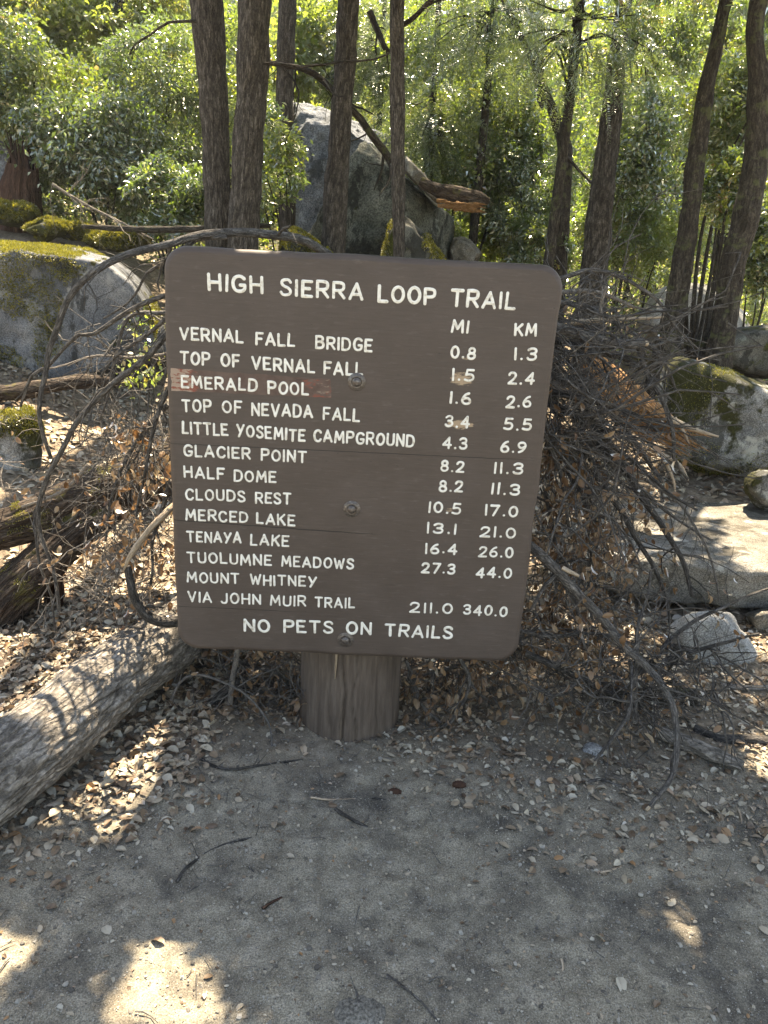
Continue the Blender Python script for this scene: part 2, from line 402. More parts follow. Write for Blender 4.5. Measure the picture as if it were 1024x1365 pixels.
i = np.arange(ny - 1)[:, None] * nx + np.arange(nx - 1)[None]
gb.add(np.stack([X, Y, gz(X, Y)], -1).reshape(-1, 3), np.stack([i, i + 1, i + nx + 1, i + nx], -1).reshape(-1, 4))
obj('ground', gb, M['ground'], kind='structure', origin=(0, 0, 0))

# ------------------------------------------------------------------ the trail sign
BX, BY, YAW, BW, BH, BT = -.0914, 2.2, math.radians(1.258), 1.126, 1.255, .05
bu = np.array([math.cos(YAW), math.sin(YAW), 0]); bn = np.array([math.sin(YAW), -math.cos(YAW), 0]); bz = np.array([0, 0, 1.])
BTOP = CAM_H + .0209; BC = np.array([BX, BY, BTOP - BH / 2])
def bd(px, py):                                   # photo pixel -> (u, v) on the board's face, metres from its middle
    d = ray(px, py); t = ((BC - CAM) @ bn) / (d @ bn); q = CAM + t * d - BC
    return float(q @ bu), float(q @ bz)
def bp(u, v, n=0.0): return BC + np.multiply.outer(u, bu) + np.multiply.outer(v, bz) + np.multiply.outer(n, bn)

def m_paint():
    m, nt, out = mat('brown_sign_paint'); N = NT(nt); tc = N.attr('tc', 'Vector')     # tc = (u, v, n)
    sx = N.n('SeparateXYZ'); N.link(tc, sx.inputs[0]); u, v = sx.outputs[0], sx.outputs[1]
    grain = N.tex(N.mapping(tc, (14, 160, 14)), scale=1, detail=6, rough=.65)
    cloud = N.tex(tc, scale=5, detail=6, rough=.6)
    c = N.ramp(cloud, [(.3, (.06, .0445, .037)), (.5, (.071, .053, .044)), (.72, (.085, .065, .055))])
    c = N.mix(.15, c, N.ramp(grain, [(.35, .2), (.6, .7)]), 'OVERLAY')
    dust = N.ramp(N.tex(N.mapping(tc, (2, 9, 1), (1, 4, 0)), scale=9, detail=8, rough=.72), [(.56, 0.0), (.74, 1.0)])
    c = N.mix(N.math('MULTIPLY', dust, .30), c, (.19, .165, .145))
    # worn spots between the mileage figures
    wear = None
    for (px, py, rx, ry, k) in ((613, 566, .05, .018, 1.0), (615, 505, .05, .028, .75), (600, 680, .02, .012, .6), (622, 478, .035, .008, .5), (590, 762, .04, .012, .35), (255, 868, .1, .02, .6), (318, 518, .02, .012, .8)):
        a, b = bd(px, py)
        r = N.math('ADD', N.math('POWER', N.math('DIVIDE', N.math('SUBTRACT', u, a), rx), 2), N.math('POWER', N.math('DIVIDE', N.math('SUBTRACT', v, b), ry), 2))
        f = N.math('MULTIPLY', N.math('MAXIMUM', N.math('SUBTRACT', 1, r), 0), k)
        wear = f if wear is None else N.math('MAXIMUM', wear, f)
    chip = N.tex(N.mapping(tc, (45, 150, 20)), scale=1, detail=5, rough=.7)
    w = N.ramp(N.math('ADD', N.math('MULTIPLY', wear, .42), N.math('MULTIPLY', chip, .75)), [(.57, 0.0), (.62, 1.0)])
    c = N.mix(N.math('MULTIPLY', w, .9), c, (.36, .26, .17))
    # scattered nicks
    nick = N.ramp(N.tex(N.mapping(tc, (60, 190, 20), (3, 8, 1)), scale=1, detail=2, rough=.5), [(.715, 0.0), (.74, 1.0)])
    c = N.mix(N.math('MULTIPLY', nick, .7), c, (.02, .017, .015))
    # board joints and checks: (v at left, slope, u range)
    joints = None
    for (x0, y0, x1, y1, wd) in ((224, 591, 722, 614, .0011), (229, 693, 520, 714, .0017), (234, 808, 430, 817, .0010), (218, 372, 255, 373.5, .0007), (470, 338, 640, 350, .0008)):
        a, b = bd(x0, y0); a2, b2 = bd(x1, y1); sl = (b2 - b) / (a2 - a)
        line = N.math('MULTIPLY_ADD', N.math('SUBTRACT', u, a), sl, b)
        dd = N.math('ABSOLUTE', N.math('ADD', N.math('SUBTRACT', v, line), N.math('MULTIPLY', N.math('SUBTRACT', N.tex(tc, scale=16, detail=3), .5), .006)))
        taper = N.math('MULTIPLY', N.math('MINIMUM', N.math('MAXIMUM', N.math('MULTIPLY', N.math('SUBTRACT', a2, u), 6), 0), 1), wd)
        f = N.math('LESS_THAN', dd, taper)
        joints = f if joints is None else N.math('MAXIMUM', joints, f)
    c = N.mix(N.math('MULTIPLY', joints, .85), c, (.012, .01, .009))
    h = N.math('SUBTRACT', N.math('ADD', N.math('MULTIPLY', grain, .5), N.math('MULTIPLY', cloud, .3)), N.math('ADD', joints, N.math('MULTIPLY', nick, .8)))
    N.bsdf(out, c, N.ramp(cloud, [(.3, .5), (.7, .64)]), N.bump(h, .35, .004), .35); return m
M['paint'] = m_paint()
def m_letter():
    m, nt, out = mat('cream_letter_paint'); N = NT(nt); p = N.world()
    n = N.tex(p, scale=70, detail=5, rough=.65)
    c = N.ramp(n, [(.3, (.42, .36, .28)), (.45, (.68, .65, .58)), (.7, (.82, .80, .75))])
    N.bsdf(out, c, .7, N.bump(N.tex(p, scale=260, detail=2), .3, .002), .2); return m
M['letter'] = m_letter()
def m_strip():
    m, nt, out = mat('scraped_red_paint'); N = NT(nt); tc = N.attr('tc', 'Vector')
    sx = N.n('SeparateXYZ'); N.link(tc, sx.inputs[0]); u = sx.outputs[0]
    n1 = N.tex(N.mapping(tc, (24, 50, 10)), scale=1, detail=7, rough=.7); n2 = N.tex(N.mapping(tc, (40, 110, 10), (5, 2, 1)), scale=1, detail=6, rough=.7)
    a0, _ = bd(229, 510); a1, _ = bd(440, 520)
    tt = N.math('DIVIDE', N.math('SUBTRACT', u, a0), a1 - a0)
    ends = N.ramp(tt, [(0, 1.0), (.13, .8), (.22, .28), (.5, .36), (.72, .25), (.86, .5), (1, .65)])
    c = N.ramp(N.tex(tc, scale=30, detail=5), [(.35, (.088, .056, .046)), (.65, (.13, .09, .073))])
    red = N.ramp(N.math('ADD', N.math('MULTIPLY', ends, .36), N.math('MULTIPLY', n1, .8)), [(.63, 0.0), (.69, 1.0)])
    c = N.mix(N.math('MULTIPLY', red, .85), c, (.24, .068, .045))
    tan = N.ramp(N.math('ADD', N.math('MULTIPLY', ends, .34), N.math('MULTIPLY', n2, .8)), [(.66, 0.0), (.72, 1.0)])
    c = N.mix(N.math('MULTIPLY', tan, .85), c, (.33, .26, .2))
    N.bsdf(out, c, .7, N.bump(n2, .5, .003), .25); return m
M['strip'] = m_strip()
def m_metal():
    m, nt, out = mat('weathered_bolt_steel'); N = NT(nt); p = N.world()
    c = N.ramp(N.tex(p, scale=180, detail=4), [(.35, (.08, .062, .054)), (.6, (.13, .115, .105)), (.75, (.24, .23, .22))])
    b = N.bsdf(out, c, .42, N.bump(N.tex(p, scale=220, detail=2), .3, .002), .5); b.inputs['Metallic'].default_value = .55; return m
M['bolt'] = m_metal()
def m_post():
    m, nt, out = mat('stained_post_wood'); N = NT(nt); tc = N.attr('tc', 'Vector')
    g = N.tex(N.mapping(tc, (70, 70, 6)), scale=1, detail=7, rough=.68); cl = N.tex(tc, scale=6, detail=5, rough=.6)
    c = N.ramp(g, [(.3, (.056, .041, .032)), (.52, (.108, .082, .065)), (.74, (.165, .132, .107))])
    wrn = N.ramp(N.tex(N.mapping(tc, (38, 38, 5), (2, 5, 0)), scale=1, detail=5, rough=.6), [(.62, 0.0), (.68, 1.0)])
    c = N.mix(N.math('MULTIPLY', wrn, .45), c, (.2, .15, .105))
    c = N.mix(N.math('MULTIPLY', cl, .35), c, (.075, .058, .048))
    N.bsdf(out, c, .8, N.bump(g, .6, .006), .25); return m
M['post'] = m_post()

POSTC = bp(bd(467, 860)[0], 0, -(BT + .165)); PX, PYY = POSTC[0], POSTC[1] + .02
sign = empty('trail_sign', (PX, PYY, 0), 'brown wooden trail distance sign with cream lettering on a round post', 'trail sign')
# board: rounded outline, rounded-over edges, worn wane on the right side
def board():
    mb = MB(); out = []
    rads = {'tl': .066, 'tr': .066, 'br': .075, 'bl': .07}
    hw, hh = BW / 2, BH / 2
    for key, cx, cy_, a0 in (('br', hw, -hh, -90), ('tr', hw, hh, 0), ('tl', -hw, hh, 90), ('bl', -hw, -hh, 180)):
        r = rads[key]
        for k in range(17):
            a = math.radians(a0 + 90 * k / 16)
            out.append((cx - math.copysign(r, cx) + r * math.cos(a), cy_ - math.copysign(r, cy_) + r * math.sin(a)))
    O = np.array(out)
    # resample densely so the edge can be worn
    Oc = np.vstack([O, O[:1]]); L = np.concatenate([[0], np.cumsum(np.linalg.norm(np.diff(Oc, axis=0), axis=1))])
    n = 640; s = np.linspace(0, L[-1], n, endpoint=False)
    O = np.stack([np.interp(s, L, Oc[:, k]) for k in (0, 1)], -1)
    nr = norm(np.stack([np.roll(O[:, 1], -1) - np.roll(O[:, 1], 1), np.roll(O[:, 0], 1) - np.roll(O[:, 0], -1)], -1))
    w = fbm(np.stack([O[:, 0] * 7, O[:, 1] * 7, 0 * O[:, 0]], -1), 21, 4) * .0022
    O = O + nr * w[:, None]
    prof = [(-.017, 0, 1), (-.011, -.0014, 1), (-.0055, -.005, 1), (-.0015, -.011, 1), (0, -.018, 1), (0, -BT + .006, 1), (-.006, -BT, 1)]
    rings = []
    for inn, dn, _ in prof:
        P = O + nr * inn; rings.append((P, dn))
    V = []; T = []
    for P, dn in rings:
        V.append(bp(P[:, 0], P[:, 1], np.full(n, dn))); T.append(np.stack([P[:, 0], P[:, 1], np.full(n, dn)], -1))
    k = np.arange(n); F = []
    for r in range(len(rings) - 1):
        F.append(np.stack([r * n + k, (r + 1) * n + k, (r + 1) * n + (k + 1) % n, r * n + (k + 1) % n], -1))
    V = np.concatenate(V); T = np.concatenate(T); mb.add(V, np.concatenate(F), T)
    for base, dn, flip in ((0, 0, 0), ((len(rings) - 1) * n, -BT, 1)):
        ring = V[base:base + n]; f = np.stack([np.full(n, n), k, (k + 1) % n], -1)
        mb.add(np.vstack([ring, bp(0, 0, dn)[None]]), f[:, ::-1] if flip else f, np.vstack([T[base:base + n], [[0, 0, dn]]]))
    return mb
obj('board', board(), M['paint'], sign, smooth=True)

# stroke lettering
def el(cx, cy_, rx, ry, n=18): a = np.linspace(.5 * np.pi, 2.5 * np.pi, n); return ('s', [(cx + rx * math.cos(q), cy_ + ry * math.sin(q)) for q in a])
PB = [('l', [(0, 0), (0, 1)]), ('s', [(0, 1), (.33, 1), (.54, .93), (.58, .73), (.52, .54), (.30, .47), (0, .47)])]
GL = {
 'A': (.70, [('l', [(0, 0), (.35, 1), (.70, 0)]), ('l', [(.11, .30), (.59, .30)])]),
 'B': (.62, [('l', [(0, 0), (0, 1)]), ('s', [(0, 1), (.32, 1), (.52, .92), (.55, .76), (.48, .60), (.3, .54), (0, .54)]), ('s', [(.3, .54), (.54, .48), (.62, .28), (.54, .07), (.32, 0), (0, 0)])]),
 'C': (.60, [('s', [(.60, .82), (.5, .96), (.3, 1), (.1, .86), (0, .5), (.1, .13), (.3, 0), (.5, .03), (.60, .18)])]),
 'D': (.64, [('l', [(0, 0), (0, 1)]), ('s', [(0, 1), (.3, .99), (.54, .86), (.64, .5), (.54, .13), (.3, 0), (0, 0)])]),
 'E': (.52, [('l', [(.50, 1), (0, 1), (0, 0), (.52, 0)]), ('l', [(0, .52), (.40, .52)])]),
 'F': (.50, [('l', [(.50, 1), (0, 1), (0, 0)]), ('l', [(0, .50), (.40, .50)])]),
 'G': (.64, [('s', [(.62, .85), (.48, .98), (.28, 1), (.08, .85), (0, .5), (.1, .12), (.32, 0), (.55, .06), (.64, .22), (.64, .42)]), ('l', [(.40, .42), (.64, .42)])]),
 'H': (.60, [('l', [(0, 0), (0, 1)]), ('l', [(.60, 0), (.60, 1)]), ('l', [(0, .5), (.60, .5)])]),
 'I': (.02, [('l', [(0.01, 0), (0.01, 1)])]),
 'J': (.46, [('s', [(.45, 1), (.45, .28), (.38, .06), (.2, 0), (.06, .06), (0, .16)])]),
 'K': (.58, [('l', [(0, 0), (0, 1)]), ('l', [(.56, 1), (.02, .42)]), ('l', [(.2, .60), (.58, 0)])]),
 'L': (.48, [('l', [(0, 1), (0, 0), (.48, 0)])]),
 'M': (.78, [('l', [(0, 0), (.08, 1), (.39, .28), (.70, 1), (.78, 0)])]),
 'N': (.60, [('l', [(0, 0), (0, 1), (.60, 0), (.60, 1)])]),
 'O': (.66, [el(.33, .5, .33, .5)]),
 'P': (.58, PB), 'R': (.60, PB + [('l', [(.28, .47), (.60, 0)])]),
 'S': (.54, [('s', [(.52, .84), (.42, .98), (.25, 1), (.06, .92), (.03, .72), (.18, .57), (.40, .46), (.54, .29), (.50, .08), (.28, 0), (.1, .03), (0, .17)])]),
 'T': (.62, [('l', [(0, 1), (.62, 1)]), ('l', [(.31, 1), (.31, 0)])]),
 'U': (.58, [('s', [(0, 1), (0, .3), (.07, .08), (.29, 0), (.51, .08), (.58, .3), (.58, 1)])]),
 'V': (.64, [('l', [(0, 1), (.32, 0), (.64, 1)])]),
 'W': (.86, [('l', [(0, 1), (.21, 0), (.43, .78), (.65, 0), (.86, 1)])]),
 'Y': (.62, [('l', [(0, 1), (.30, .42)]), ('l', [(.62, 1), (.16, 0)])]),
 '0': (.52, [el(.26, .5, .26, .5)]), '1': (.02, [('l', [(0.01, 0), (0.01, 1)])]),
 '2': (.54, [('s', [(.02, .78), (.1, .95), (.28, 1), (.46, .92), (.5, .72), (.36, .42), (0, 0)]), ('l', [(0, 0), (.54, 0)])]),
 '3': (.50, [('s', [(0, .86), (.12, .98), (.30, 1), (.45, .9), (.45, .68), (.34, .56), (.18, .53)]), ('s', [(.18, .53), (.4, .48), (.50, .28), (.42, .06), (.22, 0), (.06, .04), (0, .14)])]),
 '4': (.56, [('l', [(.42, 0), (.42, 1), (0, .30), (.56, .30)])]),
 '5': (.52, [('l', [(.48, 1), (.10, 1), (.05, .54)]), ('s', [(.05, .54), (.28, .6), (.46, .52), (.52, .28), (.43, .06), (.22, 0), (0, .08)])]),
 '6': (.52, [('s', [(.44, .98), (.24, .86), (.06, .56), (0, .28), (.1, .05), (.27, 0), (.46, .08), (.52, .28), (.42, .50), (.25, .55), (.06, .42)])]),
 '7': (.52, [('l', [(0, 1), (.52, 1), (.16, 0)])]),
 '8': (.52, [el(.26, .76, .21, .24, 14), el(.26, .26, .26, .26, 14)]),
 '9': (.52, [('s', [(.08, .02), (.28, .14), (.46, .44), (.52, .72), (.42, .95), (.25, 1), (.06, .92), (0, .72), (.1, .50), (.27, .45), (.46, .58)])]),
 '.': (.06, [('l', [(.03, .03), (.035, .03)])]),
}
lr = np.random.default_rng(5)
def stroke(mb, P, w, lift):
    P = np.asarray(P, float); d = np.concatenate([[0], np.cumsum(np.linalg.norm(np.diff(P, axis=0), axis=1))])
    n = max(3, int(d[-1] / .0035)); s = np.linspace(0, d[-1], n); P = np.stack([np.interp(s, d, P[:, k]) for k in (0, 1)], -1)
    if d[-1] > .004:
        T = norm(np.gradient(P, axis=0))
    else: T = np.tile([[1., 0]], (n, 1))
    ww = w * (1 + .10 * vnoise(np.stack([s * 90, np.full(n, lr.random() * 50), 0 * s], -1), 4))
    ends = [(-1.0, .05), (-.92, .42), (-.7, .72), (-.38, .93)]
    C = np.vstack([[P[0] + T[0] * w * a for a, _ in ends], P, [P[-1] - T[-1] * w * a for a, _ in ends[::-1]]])
    TT = np.vstack([np.tile(T[:1], (4, 1)), T, np.tile(T[-1:], (4, 1))])
    R = np.concatenate([[w * b for _, b in ends], ww, [w * b for _, b in ends[::-1]]])
    NN = np.stack([-TT[:, 1], TT[:, 0]], -1)
    th = np.radians([0, 28, 62, 90, 118, 152, 180])
    m = len(C); V = []
    for a in th:
        q = C + NN * (R * math.cos(a))[:, None]
        V.append(bp(q[:, 0], q[:, 1], .0002 + lift + np.sin(a) * np.minimum(R, w) * .28))
    V = np.stack(V, 1); k = len(th)
    i = np.arange(m - 1)[:, None] * k; j = np.arange(k - 1)[None]
    mb.add(V.reshape(-1, 3), np.stack([i + j, i + j + 1, i + k + j + 1, i + k + j], -1).reshape(-1, 4))
def lettering(words, cap, w, name='lettering'):
    for (txt, x0, y0, x1, y1) in words:
        mb = MB(); a, b = bd(x0, y0), bd(x1, y1); h = cap * ppm(BY, x0, y0) * 1.0
        nat = sum(GL[c][0] for c in txt) * h; gap = .34 * h
        tot = nat + gap * (len(txt) - 1); L = b[0] - a[0] - w; sc = L / tot if tot > 0 else 1
        xx = a[0] + w / 2
        for c in txt:
            gw, strokes = GL[c]; dy = lr.normal() * .0008; sk = lr.normal() * .02; hs = 1 + lr.normal() * .02
            f = (xx - a[0]) / max(1e-6, b[0] - a[0]); yb = a[1] + (b[1] - a[1]) * f + dy + w / 2
            for kind, P in strokes:
                P = np.array(P, float)
                if kind == 's' and len(P) > 3: P = spline(P, .06)[:, :2]
                Q = np.stack([xx + (P[:, 0] * sc + sk * P[:, 1]) * h, yb + P[:, 1] * (h - w) * hs], -1)
                if kind == 's' or len(Q) == 2: segs = [Q]
                else: segs = [Q[k:k + 2] for k in range(len(Q) - 1)]
                for sgm in segs: stroke(mb, sgm, w / 2 * (1 + lr.normal() * .05), lr.random() * .0004)
            xx += (gw * h + gap) * sc
        obj(name, mb, M['letter'], sign)
TXT = [
 ([('HIGH', 277, 387.5, 351.5, 392.5), ('SIERRA', 372.5, 394.4, 484.5, 401.2), ('LOOP', 503, 403.5, 581, 407.6), ('TRAIL', 599.5, 409.3, 687, 413.3)], 23.5, 4.6),
 ([('MI', 600.7, 443.7, 624.6, 445.1)], 17.5, 3.7), ([('KM', 685, 447.8, 715.3, 449.3)], 17.5, 3.7),
 ([('VERNAL', 239, 453.4, 325, 458.2), ('FALL', 340.3, 460, 393.5, 462.9), ('BRIDGE', 420, 465, 496.5, 470.2)], 18, 3.6),
 ([('TOP', 239.6, 485.6, 280.7, 487.8), ('OF', 294.3, 488.9, 320.4, 490.2), ('VERNAL', 335.3, 493, 420.2, 498.3), ('FALL', 431, 499.2, 484, 501.2)], 18, 3.6),
 ([('EMERALD', 241.3, 517, 343.6, 523), ('POOL', 356.7, 525, 412, 527.5)], 17.5, 3.5),
 ([('TOP', 242.4, 549, 282.6, 550.4), ('OF', 296, 550.8, 323, 552.5), ('NEVADA', 334.8, 554.4, 417.5, 558), ('FALL', 430, 559.9, 479.8, 562.6)], 18, 3.5),
 ([('LITTLE', 242.6, 578.5, 304.8, 581.3), ('YOSEMITE', 315, 582.6, 407.3, 589.3), ('CAMPGROUND', 417.4, 589, 552.6, 596.8)], 17.5, 3.5),
 ([('GLACIER', 244.4, 608.8, 334.5, 612.5), ('POINT', 347.5, 614.6, 409, 617)], 17, 3.4),
 ([('HALF', 245, 637.2, 299.8, 640), ('DOME', 311.4, 642, 368.7, 644.2)], 16.8, 3.4),
 ([('CLOUDS', 246.9, 666.8, 327.6, 669.5), ('REST', 339.9, 671.2, 388.3, 673)], 16.6, 3.4),
 ([('MERCED', 247.2, 694, 331.2, 697.3), ('LAKE', 341.5, 698.9, 393.8, 701.8)], 16.5, 3.4),
 ([('TENAYA', 249, 722.7, 322.2, 724.3), ('LAKE', 333.3, 726.8, 385.9, 728.8)], 16.4, 3.4),
 ([('TUOLUMNE', 249, 750.2, 362.6, 755), ('MEADOWS', 374.9, 755.5, 471.7, 759.7)], 16.2, 3.3),
 ([('MOUNT', 249, 776.7, 319.4, 778.3), ('WHITNEY', 333, 779.7, 422, 783)], 16, 3.3),
 ([('VIA', 250.4, 802.9, 283, 803.5), ('JOHN', 294.2, 804.9, 348.2, 806.2), ('MUIR', 359.8, 807.6, 408.3, 808.4), ('TRAIL', 419.4, 809.8, 473.1, 811.7)], 16, 3.3),
 ([('NO', 324.8, 841.8, 360.5, 843.7), ('PETS', 377.6, 843.7, 444.4, 845.1), ('ON', 461, 845.3, 495.3, 846.7), ('TRAILS', 512.6, 848.6, 603.2, 852.2)], 19.5, 4.3)]
NUM = [('0.8', 600, 477.9, 634, 479.2), ('1.3', 685, 480, 715.3, 481.4), ('1.5', 602, 507.9, 632, 509.2), ('2.4', 676.4, 512.6, 712, 513.4),
 ('1.6', 599, 538.6, 628, 540.2), ('2.6', 673.7, 543.4, 708, 544), ('3.4', 592.5, 569.4, 626, 570.8), ('5.5', 670.4, 573, 708.5, 575),
 ('4.3', 589.2, 598.2, 623, 600.2), ('6.9', 666.3, 603.6, 701, 605), ('8.2', 586.5, 629, 619, 630.2), ('11.3', 658, 631.2, 697, 633.4),
 ('8.2', 584.3, 655.8, 617, 657.2), ('11.3', 654.3, 659.2, 693, 661.2), ('10.5', 570.6, 683.7, 614.4, 685.9), ('17.0', 646, 687.2, 690.2, 690),
 ('13.1', 568.6, 711.2, 608, 712.7), ('21.0', 639, 716, 687.5, 717.9), ('16.4', 566.4, 738, 609.5, 739.3), ('26.0', 637, 742.5, 684.2, 744.3),
 ('27.3', 561, 764.4, 606.8, 765.7), ('44.0', 633.5, 769.9, 682, 771.5), ('211.0', 545.4, 816.6, 603.2, 819), ('340.0', 617.1, 819.9, 676, 822.6)]
k1 = ppm(BY, 460, 600)
for words, cap, w in TXT: lettering(words, cap, w * k1 * .86)
for k, wd in enumerate(NUM): lettering([wd], 17.6 - .08 * k, 3.05 * k1)
# the worn strip round one line: a thin plate let into the face
def strip():
    mb = MB(); q = [bd(227, 491), bd(441, 505), bd(442, 530), bd(229, 521)]
    n = 60; e = []
    for s in range(4):
        a, b = np.array(q[s]), np.array(q[(s + 1) % 4]); e.append(a + (b - a) * np.linspace(0, 1, n, endpoint=False)[:, None])
    e = np.concatenate(e); e = e + np.stack([fbm(np.stack([e[:, 0] * 60, e[:, 1] * 60, 0 * e[:, 0] + z], -1), 33, 3) for z in (0, 9)], -1) * .0016
    m = len(e); k = np.arange(m); c = e.mean(0)
    V = np.vstack([bp(e[:, 0], e[:, 1], np.full(m, -.001)), bp(e[:, 0], e[:, 1], np.full(m, .0005)), bp(*c, .0005)[None]])
    T = np.vstack([np.c_[e, 0 * k], np.c_[e, 0 * k], [[*c, 0]]])
    mb.add(V, np.stack([k, m + k, m + (k + 1) % m, (k + 1) % m], -1), T); mb.add(V, np.stack([m + k, np.full(m, 2 * m), m + (k + 1) % m], -1)[:, ::-1], T); return mb
obj('scraped_strip', strip(), M['strip'], sign, label='scraped strip with red and tan worn paint')
def lathe(mb, c, prof, seg=24, hexa=0):
    th = np.linspace(0, 2 * np.pi, seg, endpoint=False); V = []
    for r, n in prof:
        V.append(bp(c[0] + r * np.cos(th), c[1] + r * np.sin(th), np.full(seg, n)))
    m = len(prof); V = np.concatenate(V); j = np.arange(seg); j2 = (j + 1) % seg
    mb.add(V, np.concatenate([np.stack([r * seg + j, r * seg + j2, (r + 1) * seg + j2, (r + 1) * seg + j], -1) for r in range(m - 1)]))
for (px, py) in ((475.5, 509), (469, 678.5), (460.5, 853)):
    c = bd(px, py); mb = MB()
    lathe(mb, c, [(.0135, -.002), (.0135, .008), (.0118, .0105), (.0095, .0108), (.0085, .013), (.0045, .0138), (.0002, .014)])
    b = obj('bolt', mb, M['bolt'], sign)
    w_ = MB(); lathe(w_, c, [(.027, -.001), (.0265, .0012), (.0255, .0018), (.0205, .0022), (.019, .0036), (.0135, .0038), (.012, .0015)], 32)
    obj('washer', w_, M['bolt'], b)
def post():
    mb = MB(); n, seg = 90, 200; z = np.linspace(-.25, 1.45, n); th = np.linspace(0, 2 * np.pi, seg, endpoint=False)
    Z, TH = np.meshgrid(z, th, indexing='ij')
    R = .182 + .012 * np.clip(.25 - Z, 0, 1) * 2
    R = R + .004 * fbm(np.stack([np.cos(TH) * 2, np.sin(TH) * 2, Z * 1.5], -1), 50, 3) + .0016 * fbm(np.stack([np.cos(TH) * 14, np.sin(TH) * 14, Z * 4], -1), 51, 3)
    for a, dpt, wd, z0 in ((-90 - 4, .018, .016, .40), (-90 + 9, .014, .014, .55), (-90 - 38, .006, .016, .6), (-90 + 36, .008, .012, .5), (-90 + 22, .005, .01, .3), (-90 - 20, .008, .012, .6)):
        aa = math.radians(a) + .06 * vnoise(np.stack([Z * 6, Z * 0 + a, Z * 0], -1), 3) + .02 * vnoise(np.stack([Z * 25, Z * 0 + a, Z * 0], -1), 4)
        R = R - dpt * np.exp(-((TH - (aa % (2 * np.pi))) / wd) ** 2) * np.clip((z0 - Z) * 6 + .5, .15, 1)
    V = np.stack([PX + R * np.cos(TH), PYY + R * np.sin(TH), Z], -1)
    back = BY + .05 + .002 + (V[..., 0] - BX) * math.tan(YAW)
    V[..., 1] = np.where(V[..., 2] > BTOP - BH - .01, np.maximum(V[..., 1], back), V[..., 1])
    i = np.arange(n - 1)[:, None] * seg; j = np.arange(seg)[None]; j2 = (j + 1) % seg
    mb.add(V.reshape(-1, 3), np.stack([i + j, i + j2, i + seg + j2, i + seg + j], -1).reshape(-1, 4), np.stack([.16 * np.cos(TH), .16 * np.sin(TH), Z], -1).reshape(-1, 3))
    top = np.vstack([V[-1], [[PX, PYY, 1.46]]]); k = np.arange(seg)
    mb.add(top, np.stack([k, (k + 1) % seg, np.full(seg, seg)], -1)); return mb
po = obj('post', post(), M['post'], sign)
sv = MB(); a = bp(bd(448, 884)[0], 0, -BT + .001)
tube(sv, np.array([[a[0], PYY - .179, .40], [a[0] - .001, PYY - .180, .36], [a[0] - .003, PYY - .179, .30], [a[0] - .004, PYY - .176, .255]]), [.010, .012, .011, .004], 8, flat=.35)
obj('split_splinter', sv, M['bare_wood'], po, label='yellow split sliver below the board')

# ------------------------------------------------------------------ rocks
def ico(sub):
    bm = bmesh.new(); bmesh.ops.create_icosphere(bm, subdivisions=sub, radius=1)
    V = np.array([v.co[:] for v in bm.verts]); F = np.array([[v.index for v in f.verts] for f in bm.faces]); bm.free(); return V, F
ICO = {k: ico(k) for k in (1, 2, 3, 4, 5, 6, 7)}
def hull_planes(P):
    bm = bmesh.new()
    for p in P: bm.verts.new([float(c) for c in p])
    bmesh.ops.convex_hull(bm, input=bm.verts[:]); bm.normal_update()
    c = P.mean(0); pl = []
    for f in bm.faces:
        n = np.array(f.normal[:]); d = float((np.array(f.verts[0].co[:]) - c) @ n)
        if d < 0: n, d = -n, -d
        if f.calc_area() > 1e-6 and d > 1e-4: pl.append((n, d))
    bm.free(); return c, np.array([p[0] for p in pl]), np.array([p[1] for p in pl])
def hull_rock(P, sub=5, soft=16, amp=.05, freq=2.5, fine=.012, seed=0):
    P = np.asarray(P, float); c, Nn, D = hull_planes(P); V, F = ICO[sub]
    q = np.maximum(V @ Nn.T / D, 1e-4); r = 1 / (np.sum(q ** soft, 1) ** (1 / soft))
    W_ = V * r[:, None] + c
    size = np.ptp(P, axis=0).mean()
    W_ = W_ + V * (size * (amp * fbm((W_ - c) / size * freq, seed, 4) + fine * fbm((W_ - c) / size * 11, seed + 40, 4) - amp * .5 * np.maximum(0, ridged((W_ - c) / size * freq * .8, seed + 70, 2) - .75) * 2))[:, None]
    mb = MB(); mb.add(W_, F); return mb
def rock_px(outline, Y, thick, extra=(), k=.72, **kw):
    """outline = photo pixels of the silhouette, taken at the rock's middle distance; front and back are drawn in and set nearer / farther"""
    O = np.array(outline, float); m = O.mean(0); P = []
    for px, py in O: P.append(at(px, py, Y + thick * .45))
    for px, py in m + (O - m) * k: P.append(at(px, py, Y))
    for px, py in m + (O - m) * k: P.append(at(px, py, Y + thick))
    for e in extra: P.append(at(*e))
    return hull_rock(np.array(P), **kw)
